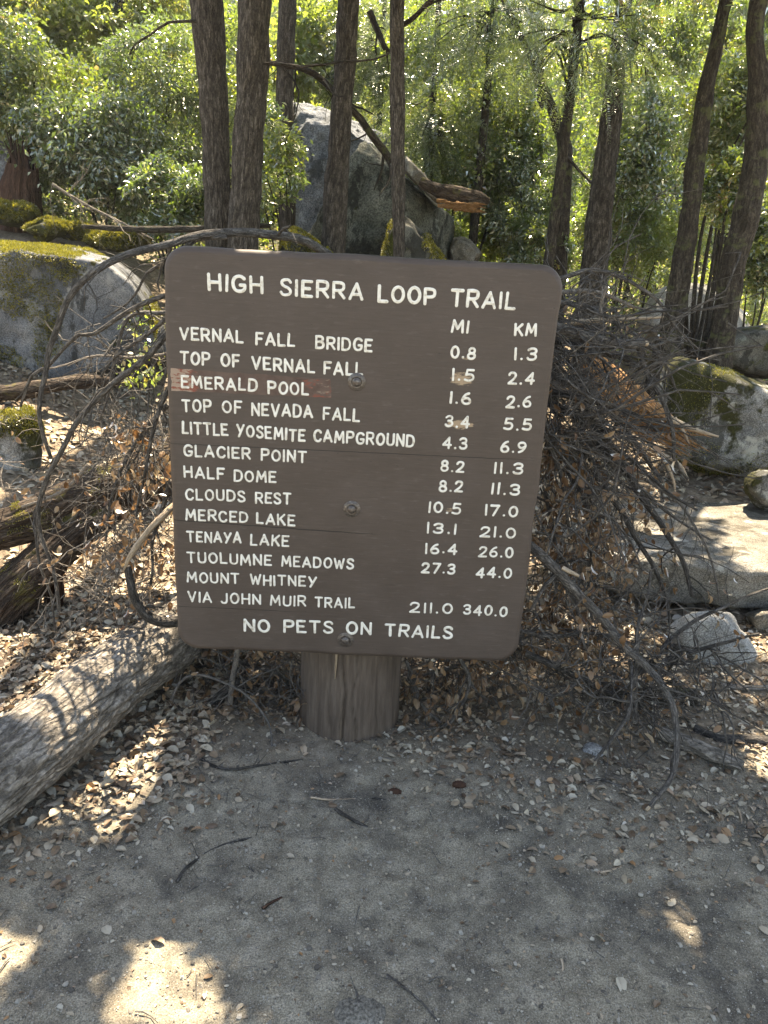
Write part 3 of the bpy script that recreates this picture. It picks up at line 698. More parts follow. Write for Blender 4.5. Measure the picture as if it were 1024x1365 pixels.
def moss_on(rock_mb, parent, test, n, size=.014, seed=0, label=None):
    r = np.random.default_rng(seed); V = rock_mb.V[0]; F = rock_mb.F[0]
    A, B, C = V[F[:, 0]], V[F[:, 1]], V[F[:, 2]]; cr = np.cross(B - A, C - A); ar = np.linalg.norm(cr, axis=1); nn = cr / (ar[:, None] + 1e-12)
    ctr = (A + B + C) / 3
    ok = test(ctr, nn); ar = ar * ok
    if ar.sum() <= 0: return
    f = r.choice(len(F), n, p=ar / ar.sum()); u = r.random((n, 2)); sw = u.sum(1) > 1; u[sw] = 1 - u[sw]
    P = A[f] + (B - A)[f] * u[:, :1] + (C - A)[f] * u[:, 1:]
    cush = .5 + .5 * fbm(P * 22, seed, 3)
    keep = cush > .12; P, f, cush = P[keep], f[keep], cush[keep]
    n = len(P); P = P + nn[f] * (size * 1.1 * np.clip(cush, 0, 1.2) * r.random(n))[:, None]
    mb = MB(); leaves(mb, P, size * (.5 + r.random(n)), nn[f] + r.normal(size=(n, 3)) * .55 + [0, 0, .25], r.normal(size=(n, 3)), leaf_quad(.2, .1), r, var=np.clip(cush * .8 + .3 * r.random(n) - .1, 0, 1))
    return obj('moss', mb, M['moss'], parent, smooth=False)
def rock(name, label, outline, Y, thick, m, cat='boulder', group=None, **kw):
    mb = rock_px(outline, Y, thick, **kw); o = obj(name, mb, M[m], label=label, cat=cat, group=group); return o, mb
def blob(P, nn, ell, w=.25, seed=3):               # union of photo-pixel ellipses with ragged edges
    px, py = proj(P); t = np.full(len(P), -9.0)
    for cx, cy_, rx, ry in ell: t = np.maximum(t, 1 - np.hypot((px - cx) / rx, (py - cy_) / ry))
    return t + w * fbm(P * 9, seed, 4) > 0

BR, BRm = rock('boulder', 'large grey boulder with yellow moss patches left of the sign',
   [(-110, 330), (0, 317), (60, 322), (110, 327), (158, 343), (196, 376), (216, 412), (232, 480), (180, 505), (60, 522), (-110, 535)], 5.5, 1.9, 'granite_left',
   extra=[(-90, 345, 5.75), (40, 352, 5.62), (118, 352, 5.7), (165, 395, 5.95), (200, 450, 6.1), (95, 505, 5.5), (-60, 520, 5.5), (128, 338, 6.1), (150, 352, 5.8), (212, 470, 6.3)], sub=7, soft=70, amp=.016, fine=.009, seed=3, k=.8)
moss_on(BRm, BR, lambda P, n: blob(P, n, [(40, 345, 75, 24), (-20, 350, 60, 40), (45, 405, 36, 34), (60, 440, 20, 46), (10, 480, 26, 20), (30, 330, 60, 14), (205, 410, 16, 12), (190, 432, 20, 18), (5, 395, 18, 20)], .55), 80000, .015, 4)
for k, (cx, cy_, rx, ry, Y, lab) in enumerate([(18, 283, 30, 24, 7.9, 'mossy rock at the far left behind the large boulder'), (62, 303, 28, 16, 7.5, 'low mossy rock directly above the large boulder'),
      (104, 306, 24, 17, 7.7, 'rounded mossy rock, second from the right in the mossy row'), (158, 318, 40, 19, 7.5, 'broad mossy rock nearest the sign in the mossy row')]):
    a = np.linspace(0, 2 * np.pi, 9, endpoint=False) + k
    o, mb = rock('mossy_rock', lab, [(cx + 1.25 * rx * math.cos(q), cy_ + 3 + .8 * ry * math.sin(q)) for q in a], Y, .5, 'rock_mossy', 'rock', 'mossy rocks behind the boulder', sub=5, amp=.11, seed=20 + k)
    moss_on(mb, o, lambda P, n: (n[:, 2] > -.1) & (fbm(P * 5, 8, 3) > -.55), 12000, .024, 30 + k)
LR, LRm = rock('mossy_rock', 'small rock with moss cap at the left frame edge below the boulder', [(-60, 560), (0, 545), (40, 541), (56, 552), (66, 590), (62, 640), (20, 655), (-60, 655)], 4.1, .6, 'granite_moss', 'rock', sub=6, amp=.05, seed=9)
moss_on(LRm, LR, lambda P, n: blob(P, n, [(42, 550, 20, 12), (15, 560, 40, 16), (40, 570, 20, 16)], .5), 9000, .016, 5)
rock('boulder', 'tall blue grey slab boulder behind the tree trunks', [(380, 160), (394, 140), (438, 141), (452, 168), (520, 182), (560, 240), (575, 330), (480, 352), (375, 350)], 10.2, 2.0, 'granite_blue', sub=7, soft=140, amp=.03, fine=.016, seed=12)
GBm = hull_rock(np.array([at(*q) for q in [(486, 186, 8.35), (474, 200, 8.2), (398, 342, 8.3), (430, 400, 8.0), (520, 226, 8.05), (540, 262, 7.95), (556, 400, 7.75), (597, 284, 8.5), (584, 306, 8.35), (572, 400, 8.2),
   (500, 196, 9.4), (606, 300, 9.5), (400, 360, 9.6), (600, 400, 9.4)]]), sub=7, soft=120, amp=.020, fine=.012, seed=15)
GB = obj('boulder', GBm, M['granite_green'], label='pointed green grey boulder standing above the top of the sign', cat='boulder')
rock('rock_ledge', 'pale weathered rock ledge on the right shoulder of the pointed boulder', [(540, 206), (548, 212), (574, 244), (600, 270), (597, 280), (576, 266), (552, 244), (534, 224)], 7.95, .5, 'granite_slab', 'rock', sub=6, soft=60, amp=.05, fine=.03, seed=16)
DK, DKm = rock('dark_rock', 'dark mossy rock at the foot of the pointed boulder', [(504, 340), (516, 292), (526, 282), (548, 288), (574, 318), (604, 356), (590, 385), (510, 385)], 7.2, .8, 'granite_dark', 'rock', sub=6, soft=20, amp=.05, seed=18)
moss_on(DKm, DK, lambda P, n: blob(P, n, [(505, 335, 14, 40), (522, 290, 12, 16), (580, 330, 14, 26)], .6), 6000, .02, 9)
SR, SRm = rock('mossy_rock', 'sloping mossy rock behind the sign top between two trunks', [(372, 330), (392, 300), (415, 312), (452, 345), (450, 370), (380, 375)], 6.6, .6, 'granite_dark', 'rock', sub=5, amp=.05, seed=19)
moss_on(SRm, SR, lambda P, n: (n[:, 2] > .1) & (fbm(P * 5, 8, 3) > -.5), 9000, .018, 11)
rock('rock', 'small pale rock among leaves right of the pointed boulder', [(594, 328), (608, 315), (630, 322), (642, 338), (634, 356), (598, 356)], 8.6, .5, 'granite_slab', 'rock', sub=6, soft=40, amp=.06, fine=.03, seed=22)
MB_, MBm = rock('boulder', 'big mossy boulder at the right behind the rotten log', [(868, 545), (880, 476), (904, 467), (946, 477), (1010, 505), (1060, 520), (1110, 560), (1100, 640), (960, 650), (892, 625)], 4.7, 1.3, 'granite_moss',
   extra=[(900, 490, 4.85), (1000, 535, 4.8)], sub=7, soft=20, amp=.03, fine=.012, seed=25, k=.82)
moss_on(MBm, MB_, lambda P, n: blob(P, n, [(950, 496, 26, 7), (925, 545, 30, 26), (940, 610, 60, 26), (985, 618, 60, 18), (905, 570, 18, 30)], .9), 16000, .009, 12)
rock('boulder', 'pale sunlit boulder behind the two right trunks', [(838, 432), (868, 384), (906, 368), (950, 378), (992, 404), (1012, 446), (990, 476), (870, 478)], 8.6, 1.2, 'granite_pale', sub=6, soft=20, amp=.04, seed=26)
rock('boulder', 'dark brown boulder at the right edge beyond the mossy boulder', [(950, 478), (958, 446), (990, 432), (1030, 428), (1080, 436), (1090, 500), (1040, 514), (975, 505)], 6.8, 1.0, 'granite_dark', sub=6, amp=.04, seed=27)
rock('rock', 'rounded light rock at the right edge below the mossy boulder', [(986, 655), (992, 634), (1012, 622), (1050, 622), (1075, 650), (1060, 682), (1008, 676)], 4.15, .4, 'granite_moss', 'rock', sub=6, amp=.05, seed=28)
slab_pts = [at(*q) for q in [(770, 735, 3.45), (812, 744, 3.32), (905, 752, 3.28), (1020, 771, 3.26), (1110, 776, 3.26), (1150, 740, 3.5),
   (742, 700, 4.1), (756, 678, 4.5), (850, 670, 4.55), (1024, 668, 4.55), (1120, 672, 4.5),
   (775, 760, 3.5), (818, 792, 3.36), (900, 804, 3.34), (1015, 817, 3.32), (1110, 812, 3.32)]]
slab_pts += [p + np.array([0, .1, -.22]) for p in slab_pts[6:11]]
SLm = hull_rock(np.array(slab_pts), sub=7, soft=50, amp=.020, fine=.012, seed=31)
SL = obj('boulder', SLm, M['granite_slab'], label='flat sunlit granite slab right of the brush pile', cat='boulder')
rock('rock', 'white speckled granite stone below the flat slab', [(884, 848), (908, 818), (940, 809), (974, 812), (990, 846), (1022, 878), (1016, 900), (950, 905), (905, 880)], 2.9, .35, 'granite_pale', 'rock', sub=6, amp=.035, seed=33)
rock('rock', 'brown rock wedged under the slab at the right edge', [(985, 815), (1060, 800), (1080, 850), (1040, 860), (1000, 846)], 3.2, .4, 'granite_slab', 'rock', sub=5, amp=.05, seed=34)
rock('boulder', 'grey rock face at the upper left edge behind the reddish stump', [(-60, 150), (10, 158), (26, 190), (30, 235), (10, 262), (-60, 265)], 9.0, 1.2, 'granite_blue', sub=5, amp=.05, seed=35)
p = ground_at(790, 1003); rr = .038
V, F = ICO[4]; mb = MB(); mb.add(p + V * [rr, rr * .9, rr * .75] * (1 + .12 * fbm(V * 1.8, 3, 3))[:, None] + [0, 0, .006], F)
obj('stone', mb, M['granite'], label='round grey stone among the leaf litter under the brush pile', cat='stone')
p = ground_at(480, 1350); mb = MB(); mb.add(p + V * [.066, .052, .014] * (1 + .05 * fbm(V * 1.1, 6, 3))[:, None], F)
obj('stone', mb, M['granite_slab'], label='flat half buried stone in the trail at the bottom of the photo', cat='stone')

# ------------------------------------------------------------------ trees: trunks (crowns follow)
TREES = {}
def pth(pts): return np.array([at(px, py, Y) for px, py, Y in pts])
def trunk(key, label, pts, wpx, Y, top, lean=(0, 0), mat_='bark_tree', cat='tree', name='oak_tree', group='trees behind the sign', extra=None, gr=(.015, 30, 6)):
    """pts: photo pixels from the base up, all at distance Y; the trunk then runs on up to height top, out of the photo"""
    P = [at(px, py, Y) for px, py in pts]; w = [wd * ppm(Y, *pts[k]) / 2 for k, wd in enumerate(wpx)]
    b = P[0].copy(); g = float(gz(b[0], b[1])); dirn = (P[1] - P[0]) / max(1e-6, (P[1] - P[0])[2])
    foot = b + dirn * (g - .15 - b[2])
    path = [foot] + P; rad = [w[0] * 1.25 if b[2] - g < .6 else w[0] * 1.1] + w
    d = norm(P[-1] - P[-2])
    while path[-1][2] < top:
        d = norm(d + np.array([lean[0], lean[1], .25])); path.append(path[-1] + d * 1.2); rad.append(rad[-1] * .86)
    path = np.array(path); root = empty(name, (foot[0], foot[1], g), label, cat, group)
    sp_ = spline(np.c_[path, rad], .06 if Y < 9 else .12)
    mb = MB(); tube(mb, sp_[:, :3], sp_[:, 3], 64 if Y < 10 else 32, groove=(gr[0] * np.clip(w[0] / .15, .4, 1.3), gr[1], gr[2]), seed=len(TREES) * 3)
    TREES[key] = dict(root=root, path=path, rad=rad, mb=mb, mat=mat_, Y=Y); return root
trunk('a', 'broad trunked oak, leftmost of the twin trunks above the sign', [(291, 340), (291, 300), (286, 150), (274, 0)], [36, 36, 38, 45], 6.6, 9.5)
trunk('b', 'tallest grey oak trunk, right of the twin trunks above the sign', [(322, 345), (324, 300), (334, 150), (340, 0)], [43, 42, 42, 44], 6.3, 9.5)
trunk('c', 'thin leafy trunk standing behind the twin trunks', [(384, 330), (383, 290), (379, 150), (383, 0)], [23, 22, 24, 25], 8.8, 9, name='young_oak')
trunk('d', 'leaning grey trunk in front of the blue grey slab boulder', [(443, 345), (446, 300), (452, 200), (459, 100), (464, 0)], [36, 33, 32, 28, 28], 7.0, 9.5)
trunk('e', 'slender straight trunk crossing the pointed boulder', [(532, 350), (532, 300), (530, 150), (530, 0)], [16, 17, 20, 21], 5.9, 8.5, name='young_oak')
trunk('f', 'dark curved trunk left of the pale leaning trunk', [(741, 385), (745, 330), (752, 240), (752, 190), (738, 150), (722, 110), (700, 60)], [27, 25, 21, 19, 14, 11, 8], 8.8, 6, mat_='bark_dark', lean=(-.2, 0))
trunk('g', 'pale leaning trunk right of the sign top', [(789, 400), (794, 340), (804, 240), (816, 150), (824, 60), (833, 0)], [38, 36, 31, 27, 22, 20], 7.9, 9.5)
trunk('h', 'dark tall trunk leaning right above the mossy boulder', [(888, 470), (902, 400), (918, 300), (928, 210), (940, 130), (955, 60), (968, 0)], [35, 30, 26, 25, 22, 19, 18], 6.9, 9, mat_='bark_dark')
trunk('i', 'stout lichen covered trunk leaning at the right edge', [(956, 488), (968, 420), (976, 360), (994, 290), (1006, 220), (1012, 120), (1012, 0)], [38, 32, 33, 34, 31, 26, 22], 6.7, 9, mat_='bark_dark', lean=(.45, 0))
trunk('j', 'thin dark trunk in the shade left of the curved trunk', [(713, 350), (716, 300), (716, 240)], [20, 18, 15], 10.5, 6, mat_='bark_dark')
trunk('k', 'dim distant trunk between the two right trunks', [(866, 330), (870, 220), (872, 100), (874, 0)], [20, 18, 17, 16], 12.5, 10, mat_='bark_dark')
trunk('l', 'broad dark trunk high in the upper left shade', [(176, 240), (174, 120), (168, 0)], [40, 44, 46], 12.0, 11, mat_='bark_dark')
trunk('m', 'far trunk at the top right corner', [(1010, 240), (1012, 100), (1016, 0)], [20, 18, 18], 13.0, 11, mat_='bark_dark')
# reddish stump
mb = MB(); P = [at(28, 310, 8.6), at(28, 280, 8.6), at(27, 250, 8.6), at(30, 222, 8.6)]; q = spline(np.array(P), .03)
tube(mb, q, [.27, .2, .185, .15], 60, groove=(.03, 30, 3), seed=4)
r = np.random.default_rng(6)
for k in range(30):
    a_ = r.uniform(0, 6.28); b_ = P[3] + np.array([math.cos(a_), math.sin(a_), 0]) * .13 * r.uniform(.4, 1.1) - [0, 0, .05]; tube(mb, np.array([b_, b_ + [0, 0, .1], b_ + [.03 * r.normal(), .03 * r.normal(), r.uniform(.1, .38)]]), [.04, .03, .004], 6, flat=.5)
obj('tree_stump', mb, M['red_wood'], label='reddish rotten stump at the left edge above the mossy rocks', cat='stump')

# ------------------------------------------------------------------ foliage
Q1, Q2, QN = leaf_quad(.27, .12), leaf_quad(.22, .05), leaf_quad(.055, .02)
def crown(mb, c, rad, n, size, seed, tpl=Q1, per=150, spread=.145, mat_i=0, bottom=-.9):
    """leaf clumps through a crown's volume; returns clump centres so that stems can reach them"""
    r = np.random.default_rng(seed); c = np.asarray(c); rad = np.asarray(rad); nc = max(6, n // per)
    u = randdir(r, nc * 3) * (r.random((nc * 3, 1)) ** .45)
    k = fbm(u * 2.2 + seed, seed, 3) + .25 * r.normal(size=len(u)); u = u[(k > np.quantile(k, .42)) & (u[:, 2] > bottom)][:nc]
    C = c + u * rad
    m = r.poisson(per * n / (per * max(1, len(C))), len(C)); ci = np.repeat(np.arange(len(C)), m)
    n = len(ci); R = rad.mean() * spread
    flat = norm(u + [0, 0, .7] + .5 * r.normal(size=u.shape))[ci]
    off = r.normal(size=(n, 3)) * R; off = off - flat * np.sum(off * flat, -1, keepdims=True) * .62
    P = C[ci] + off
    tone = np.clip(.5 + .28 * r.normal(size=len(C)), 0, 1)[ci]
    leaves(mb, P, size * (.6 + .75 * r.random(n)), norm(off) + r.normal(size=(n, 3)) * .7 + [0, 0, -.25], flat + r.normal(size=(n, 3)) * .6, tpl, r, mat_i, np.clip(tone * .7 + .36 * r.random(n) - .03, 0, 1))
    return C
def sprays(mb, c, rad, n, seed, L=.34, size=.045, mat_i=0):
    r = np.random.default_rng(seed); u = randdir(r, n) * (r.random((n, 1)) ** .5); C = np.asarray(c) + u * rad
    d = norm(u * [1, 1, .3] + [0, 0, -.55] + .4 * r.normal(size=(n, 3))); m = 46
    t = np.tile(np.linspace(.02, 1, m), n); ci = np.repeat(np.arange(n), m)
    side = norm(np.cross(d, r.normal(size=(n, 3)))); sgn = np.tile(np.where(np.arange(m) % 2 == 0, 1, -1), n)
    P = C[ci] + d[ci] * (t * L)[:, None] + np.array([0, 0, -1]) * (t ** 2 * L * .25)[:, None]
    ax = d[ci] * .55 + side[ci] * sgn[:, None] + .25 * r.normal(size=(n * m, 3))
    leaves(mb, P, size * (1.15 - .6 * t) * (.8 + .4 * r.random(n * m)), ax, np.cross(d, side)[ci] + .4 * r.normal(size=(n * m, 3)), leaf_quad(.10, .03), r, mat_i)
    return C
def stems(mb, root, C, r0, seed, k=7, seg=7):
    r = np.random.default_rng(seed); root = np.asarray(root)
    for q in C[r.permutation(len(C))[:k]]:
        mid = root + (q - root) * [.35, .35, .6] + r.normal(size=3) * .08
        tube(mb, spline([root, mid, q], .12), [r0, r0 * .6, r0 * .15], seg, caps=False)

PLANTS = [  # label, category, name, (px, py, rx, ry, Y), leaf kind, leaves, size
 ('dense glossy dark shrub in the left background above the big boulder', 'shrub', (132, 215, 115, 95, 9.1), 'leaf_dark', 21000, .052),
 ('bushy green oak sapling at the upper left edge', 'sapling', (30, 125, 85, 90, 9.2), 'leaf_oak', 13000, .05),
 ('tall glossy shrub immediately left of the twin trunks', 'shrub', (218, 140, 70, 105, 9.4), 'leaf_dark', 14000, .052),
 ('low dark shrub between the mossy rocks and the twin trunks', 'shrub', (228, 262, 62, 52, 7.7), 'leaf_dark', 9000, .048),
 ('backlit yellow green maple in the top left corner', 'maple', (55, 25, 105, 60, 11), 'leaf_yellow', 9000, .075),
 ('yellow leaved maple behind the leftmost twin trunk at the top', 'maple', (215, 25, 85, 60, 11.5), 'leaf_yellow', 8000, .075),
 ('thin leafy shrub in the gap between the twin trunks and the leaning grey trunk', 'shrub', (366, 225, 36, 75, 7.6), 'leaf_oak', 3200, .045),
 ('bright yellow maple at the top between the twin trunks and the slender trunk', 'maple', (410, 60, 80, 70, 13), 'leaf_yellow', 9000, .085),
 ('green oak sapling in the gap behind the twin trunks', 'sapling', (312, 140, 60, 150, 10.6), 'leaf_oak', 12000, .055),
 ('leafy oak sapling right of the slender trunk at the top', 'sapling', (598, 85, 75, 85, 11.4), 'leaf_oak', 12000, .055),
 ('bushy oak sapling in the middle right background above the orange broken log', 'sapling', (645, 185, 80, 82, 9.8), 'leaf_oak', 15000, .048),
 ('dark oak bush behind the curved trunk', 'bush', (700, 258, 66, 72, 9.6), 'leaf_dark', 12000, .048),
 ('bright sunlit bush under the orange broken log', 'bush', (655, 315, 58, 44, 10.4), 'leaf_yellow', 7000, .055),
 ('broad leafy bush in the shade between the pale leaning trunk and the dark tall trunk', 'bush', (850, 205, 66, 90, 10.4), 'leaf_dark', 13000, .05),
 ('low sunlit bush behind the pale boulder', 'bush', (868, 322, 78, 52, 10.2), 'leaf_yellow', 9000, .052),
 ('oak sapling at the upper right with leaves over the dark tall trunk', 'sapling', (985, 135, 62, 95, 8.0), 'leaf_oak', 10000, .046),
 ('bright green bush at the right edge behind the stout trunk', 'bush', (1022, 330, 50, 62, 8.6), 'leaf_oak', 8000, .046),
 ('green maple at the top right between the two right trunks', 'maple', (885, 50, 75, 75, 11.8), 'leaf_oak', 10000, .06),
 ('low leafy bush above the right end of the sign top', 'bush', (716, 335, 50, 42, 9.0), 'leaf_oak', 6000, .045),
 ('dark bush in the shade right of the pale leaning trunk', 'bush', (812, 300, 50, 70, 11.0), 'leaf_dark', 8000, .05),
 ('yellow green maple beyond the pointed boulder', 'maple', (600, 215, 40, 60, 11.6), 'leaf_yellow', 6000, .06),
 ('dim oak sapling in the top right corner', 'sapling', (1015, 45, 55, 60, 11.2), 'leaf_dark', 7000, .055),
 ('small leafy oak sprig overhanging the lower right trunk', 'sapling', (975, 255, 34, 60, 7.4), 'leaf_oak', 4200, .042),
]
NAMES = {'shrub': 'shrub', 'bush': 'bush', 'sapling': 'oak_sapling', 'maple': 'maple_tree'}
for k, (lab, cat, (px, py, rx, ry, Y), lm, n, sz) in enumerate(PLANTS):
    c = at(px, py, Y); s_ = ppm(Y, px, py); rad = np.array([rx * s_, max(rx, ry) * s_ * .9, ry * s_])
    g = float(gz(c[0], c[1])); root = empty(NAMES[cat], (c[0], c[1], g), lab, cat, {'shrub': 'shrubs on the bank', 'bush': 'bushes under the trees', 'sapling': 'oak saplings', 'maple': 'maples behind'}[cat])
    mb = MB(); C = crown(mb, c, rad, int(n * .9), sz * 1.12, 100 + k, tpl=(Q1, leaf_quad(.34, .14), leaf_quad(.22, .08))[k % 3], per=(150, 110, 190)[k % 3]); obj('foliage', mb, M[lm], root, smooth=False)
    mb = MB(); stems(mb, (c[0], c[1], g - .05), C, .016 + .014 * (cat in ('sapling', 'maple')), 300 + k, 4); obj('stem', mb, M['bark_dark'], root)
for k, (lab, (px, py, rx, ry, Y), n) in enumerate([
   ('drooping conifer with fine needles hanging in front of the pale leaning trunk top', (770, 55, 110, 75, 7.2), 240),
   ('pale conifer beyond the top of the blue grey slab', (505, 70, 75, 85, 12.5), 520),
   ('young conifer behind the slender trunk and the rock ledge', (572, 170, 45, 75, 9.4), 240),
   ('fine needled conifer at the top right of the slender trunk', (655, 30, 90, 50, 9.0), 260)]):
    c = at(px, py, Y); s_ = ppm(Y, px, py); g = float(gz(c[0], c[1] + .3))
    root = empty('conifer', (c[0], c[1] + .3, g), lab, 'conifer', 'conifers')
    mb = MB(); C = sprays(mb, c, np.array([rx * s_, .6 * rx * s_, ry * s_]), n, 500 + k, L=.05 * Y, size=.0062 * Y); obj('foliage', mb, M['needle'], root, smooth=False)
    mb = MB(); tube(mb, spline([(c[0], c[1] + .3, g - .1), (c[0] + .05, c[1] + .3, c[2]), (c[0], c[1] + .35, c[2] + 2.5)], .2), [.06, .045, .015], 9)
    r = np.random.default_rng(k)
    for q in C[:26]: tube(mb, spline([(c[0], c[1] + .3, q[2] + .1), (c + q) / 2 + [0, 0, .08], q], .1), [.012, .008, .003], 5, caps=False)
    obj('trunk', mb, M['bark_dark'], root)
# the far wooded slope: one mass
mb = MB(); r = np.random.default_rng(77)
for k in range(400):
    y = r.uniform(14.5, 36) if k < 250 else r.uniform(10.5, 30); x = r.uniform(-.62, .62) * y if k < 250 else r.choice([-1, 1]) * r.uniform(.6, 1.25) * y; R = r.uniform(.7, 1.5) * (.7 + y / 40)
    z = float(gz(x, y)) + R * r.uniform(.5, 1.3) + (k % 4 == 0) * R * 1.4
    crown(mb, (x, y, z), (R, R, R * r.uniform(.8, 1.4)), int(700 * (1 if y < 24 else .7)), .085 + .004 * y, 1000 + k, per=60, spread=.28, mat_i=int(r.choice([0, 1, 1, 2, 2])))
obj('distant_forest', mb, [M['leaf_dark'], M['leaf_oak'], M['leaf_yellow']], label='far wooded slope of mixed green foliage behind the boulders', cat='forest', kind='stuff', smooth=False)

mb = MB(); r = np.random.default_rng(78)
for k in range(250):
    y = r.uniform(8.8, 16); x = r.uniform(-.6, .62) * y if k < 170 else r.choice([-1, 1]) * r.uniform(.55, 1.1) * y; R_ = r.uniform(.3, .6) * (1 + .03 * y)
    if -1.9 < x < 1.2 and y < 11: continue
    crown(mb, (x, y, float(gz(x, y)) + R_ * .5), (R_, R_, R_ * .8), 330, .05 + .002 * y, 2000 + k, per=40, spread=.3, mat_i=int(r.choice([0, 1, 1, 2])))
obj('undergrowth', mb, [M['leaf_dark'], M['leaf_oak'], M['leaf_yellow']], label='low green undergrowth covering the ground under the trees', cat='undergrowth', kind='stuff', smooth=False)

# crowns of the big trees (above the photo): leaves placed along sun rays to shade the trail, gaps cut for sun flecks
def inpoly(px, py, poly):
    poly = np.array(poly, float); c = np.zeros(len(px), bool); j = len(poly) - 1
    for i in range(len(poly)):
        xi, yi = poly[i]; xj, yj = poly[j]
        c ^= ((yi > py) != (yj > py)) & (px < (xj - xi) * (py - yi) / (yj - yi + 1e-9) + xi); j = i
    return c
FLECKS = [[(118, 1390), (150, 1320), (190, 1256), (214, 1238), (212, 1275), (270, 1282), (306, 1330), (318, 1390)], [(212, 1224), (240, 1222), (254, 1274), (212, 1274)], [(243, 1232), (268, 1216), (272, 1252)],
  [(-40, 1222), (58, 1254), (-40, 1375)], [(283, 1118), (318, 1050), (340, 1068), (314, 1114)], [(342, 1128), (352, 1098), (378, 1126)], [(414, 1092), (436, 1084), (456, 1112), (430, 1120)], [(874, 1188), (930, 1236), (928, 1260), (882, 1226)],
  [(985, 985), (1060, 980), (1060, 1060), (1000, 1040)]]
LEFT = [(-400, 520), (232, 520), (242, 872), (222, 985), (190, 1078), (165, 1120), (140, 1140), (95, 1120), (80, 1050), (20, 1075), (-200, 1100)]
SLABP = [(958, 660), (1150, 660), (1150, 790), (990, 768), (962, 722)]
RMISC = [[(880, 600), (920, 560), (960, 600), (920, 640)], [(830, 500), (900, 520), (900, 580), (850, 560)], [(790, 690), (830, 680), (840, 720), (800, 730)], [(890, 450), (1060, 490), (1060, 560), (960, 520)]]
def lit(X, Y, lift):
    P = np.stack([X + sd[0] / sd[2] * lift, Y + sd[1] / sd[2] * lift, gz(X, Y) * 0 + lift], -1)
    return proj(P)
r = np.random.default_rng(42); n = 92000
gx_ = r.uniform(-2.1, 3.2, n); gy_ = r.uniform(.2, 5.2, n)
gx_[:40000] = r.uniform(-1.9, 1.7, 40000); gy_[:40000] = r.uniform(.3, 2.6, 40000)
hit = np.zeros(n, bool)
for poly in FLECKS: hit |= inpoly(*lit(gx_, gy_, 0.0), poly)
for lf in (0., .15, .3, .5): hit |= inpoly(*lit(gx_, gy_, lf), LEFT) & ((gy_ > 1.75) | (lf == 0))
for lf in (.25, .35): hit |= inpoly(*lit(gx_, gy_, lf), SLABP)
for poly in RMISC: hit |= inpoly(*lit(gx_, gy_, .4), poly)
hit |= (gx_ < -.75) & (gy_ > 1.85)
hole = fbm(np.stack([gx_ * 2.6, gy_ * 2.6, 0 * gx_], -1), 91, 3)
hit |= (gy_ > 3.1) & (hole > .22)
gx_, gy_ = gx_[~hit], gy_[~hit]; n = len(gx_)
z = 3.7 + 3.4 * r.random(n); near = np.zeros(n, bool)
for a__ in np.linspace(0, 6.28, 8, endpoint=False):
    for poly in FLECKS: near |= inpoly(*lit(gx_ + .07 * math.cos(a__), gy_ + .07 * math.sin(a__), 0.0), poly)
z = np.where(near, 3.25 + .5 * r.random(n), z); z = z + np.where(near, .05, .35) * fbm(np.stack([gx_ * 1.5, gy_ * 1.5, z], -1), 92, 2); lsz = np.where(near, .045, .075)
Pc = np.stack([gx_ + sd[0] / sd[2] * z, gy_ + sd[1] / sd[2] * z, z], -1)
keys = ['a', 'b', 'c', 'd', 'e', 'g', 'h', 'i']
def axis_at(k, z):
    p = TREES[k]['path']; return np.stack([np.interp(z, p[:, 2], p[:, 0]), np.interp(z, p[:, 2], p[:, 1])], -1)
D = np.stack([np.linalg.norm(axis_at(k, z) - Pc[:, :2], axis=1) for k in keys]); own = D.argmin(0)
for q, k in enumerate(keys):
    t_ = TREES[k]; sel = own == q; c = Pc[sel]; m = len(c)
    mb = MB()
    if m: leaves(mb, c, lsz[sel] * (.7 + .6 * r.random(m)), r.normal(size=(m, 3)), sd + r.normal(size=(m, 3)) * .45, leaf_quad(.3, .1), r)
    a_ = axis_at(k, np.array([8.4]))[0]
    C = crown(mb, (a_[0] + (2.0 if k in 'ab' else .9), a_[1] + 3.0, 9.0), (1.5, 1.3, 1.4), 2600, .08, 700 + q, per=60)
    obj('crown', mb, M['leaf_oak'], t_['root'], smooth=False)
    allc = np.vstack([c[r.permutation(m)[:10]], C[:5]]) if m else C[:6]
    def shades(P):
        X_, Y_ = P[:, 0] - sd[0] / sd[2] * P[:, 2], P[:, 1] - sd[1] / sd[2] * P[:, 2]; b_ = (X_ < -.6) & (Y_ > 1.6)
        for poly in FLECKS: b_ |= inpoly(*lit(X_, Y_, 0.), poly)
        for lf in (.2, .35): b_ |= inpoly(*lit(X_, Y_, lf), SLABP)
        return b_.any()
    for e in allc:
        z0 = max(3.9, e[2] - .8); a_ = axis_at(k, np.array([z0]))[0]; s0 = np.array([a_[0], a_[1], z0])
        lp = spline([s0, s0 + (e - s0) * [.5, .5, .35], e], .15)
        if shades(lp): continue
        tube(t_['mb'], lp, [.035, .022, .006], 7, caps=False)
for q, k in enumerate(['f', 'j', 'k', 'l', 'm']):
    t_ = TREES[k]; e = t_['path'][-1]; mb = MB()
    C = crown(mb, e + [0, .6, .6], (1.4, 1.2, 1.3), 2200, .085, 750 + q, per=60, bottom=-.5); obj('crown', mb, M['leaf_oak'], t_['root'], smooth=False)
for k, t_ in TREES.items(): obj('trunk', t_['mb'], M[t_['mat']], t_['root'])

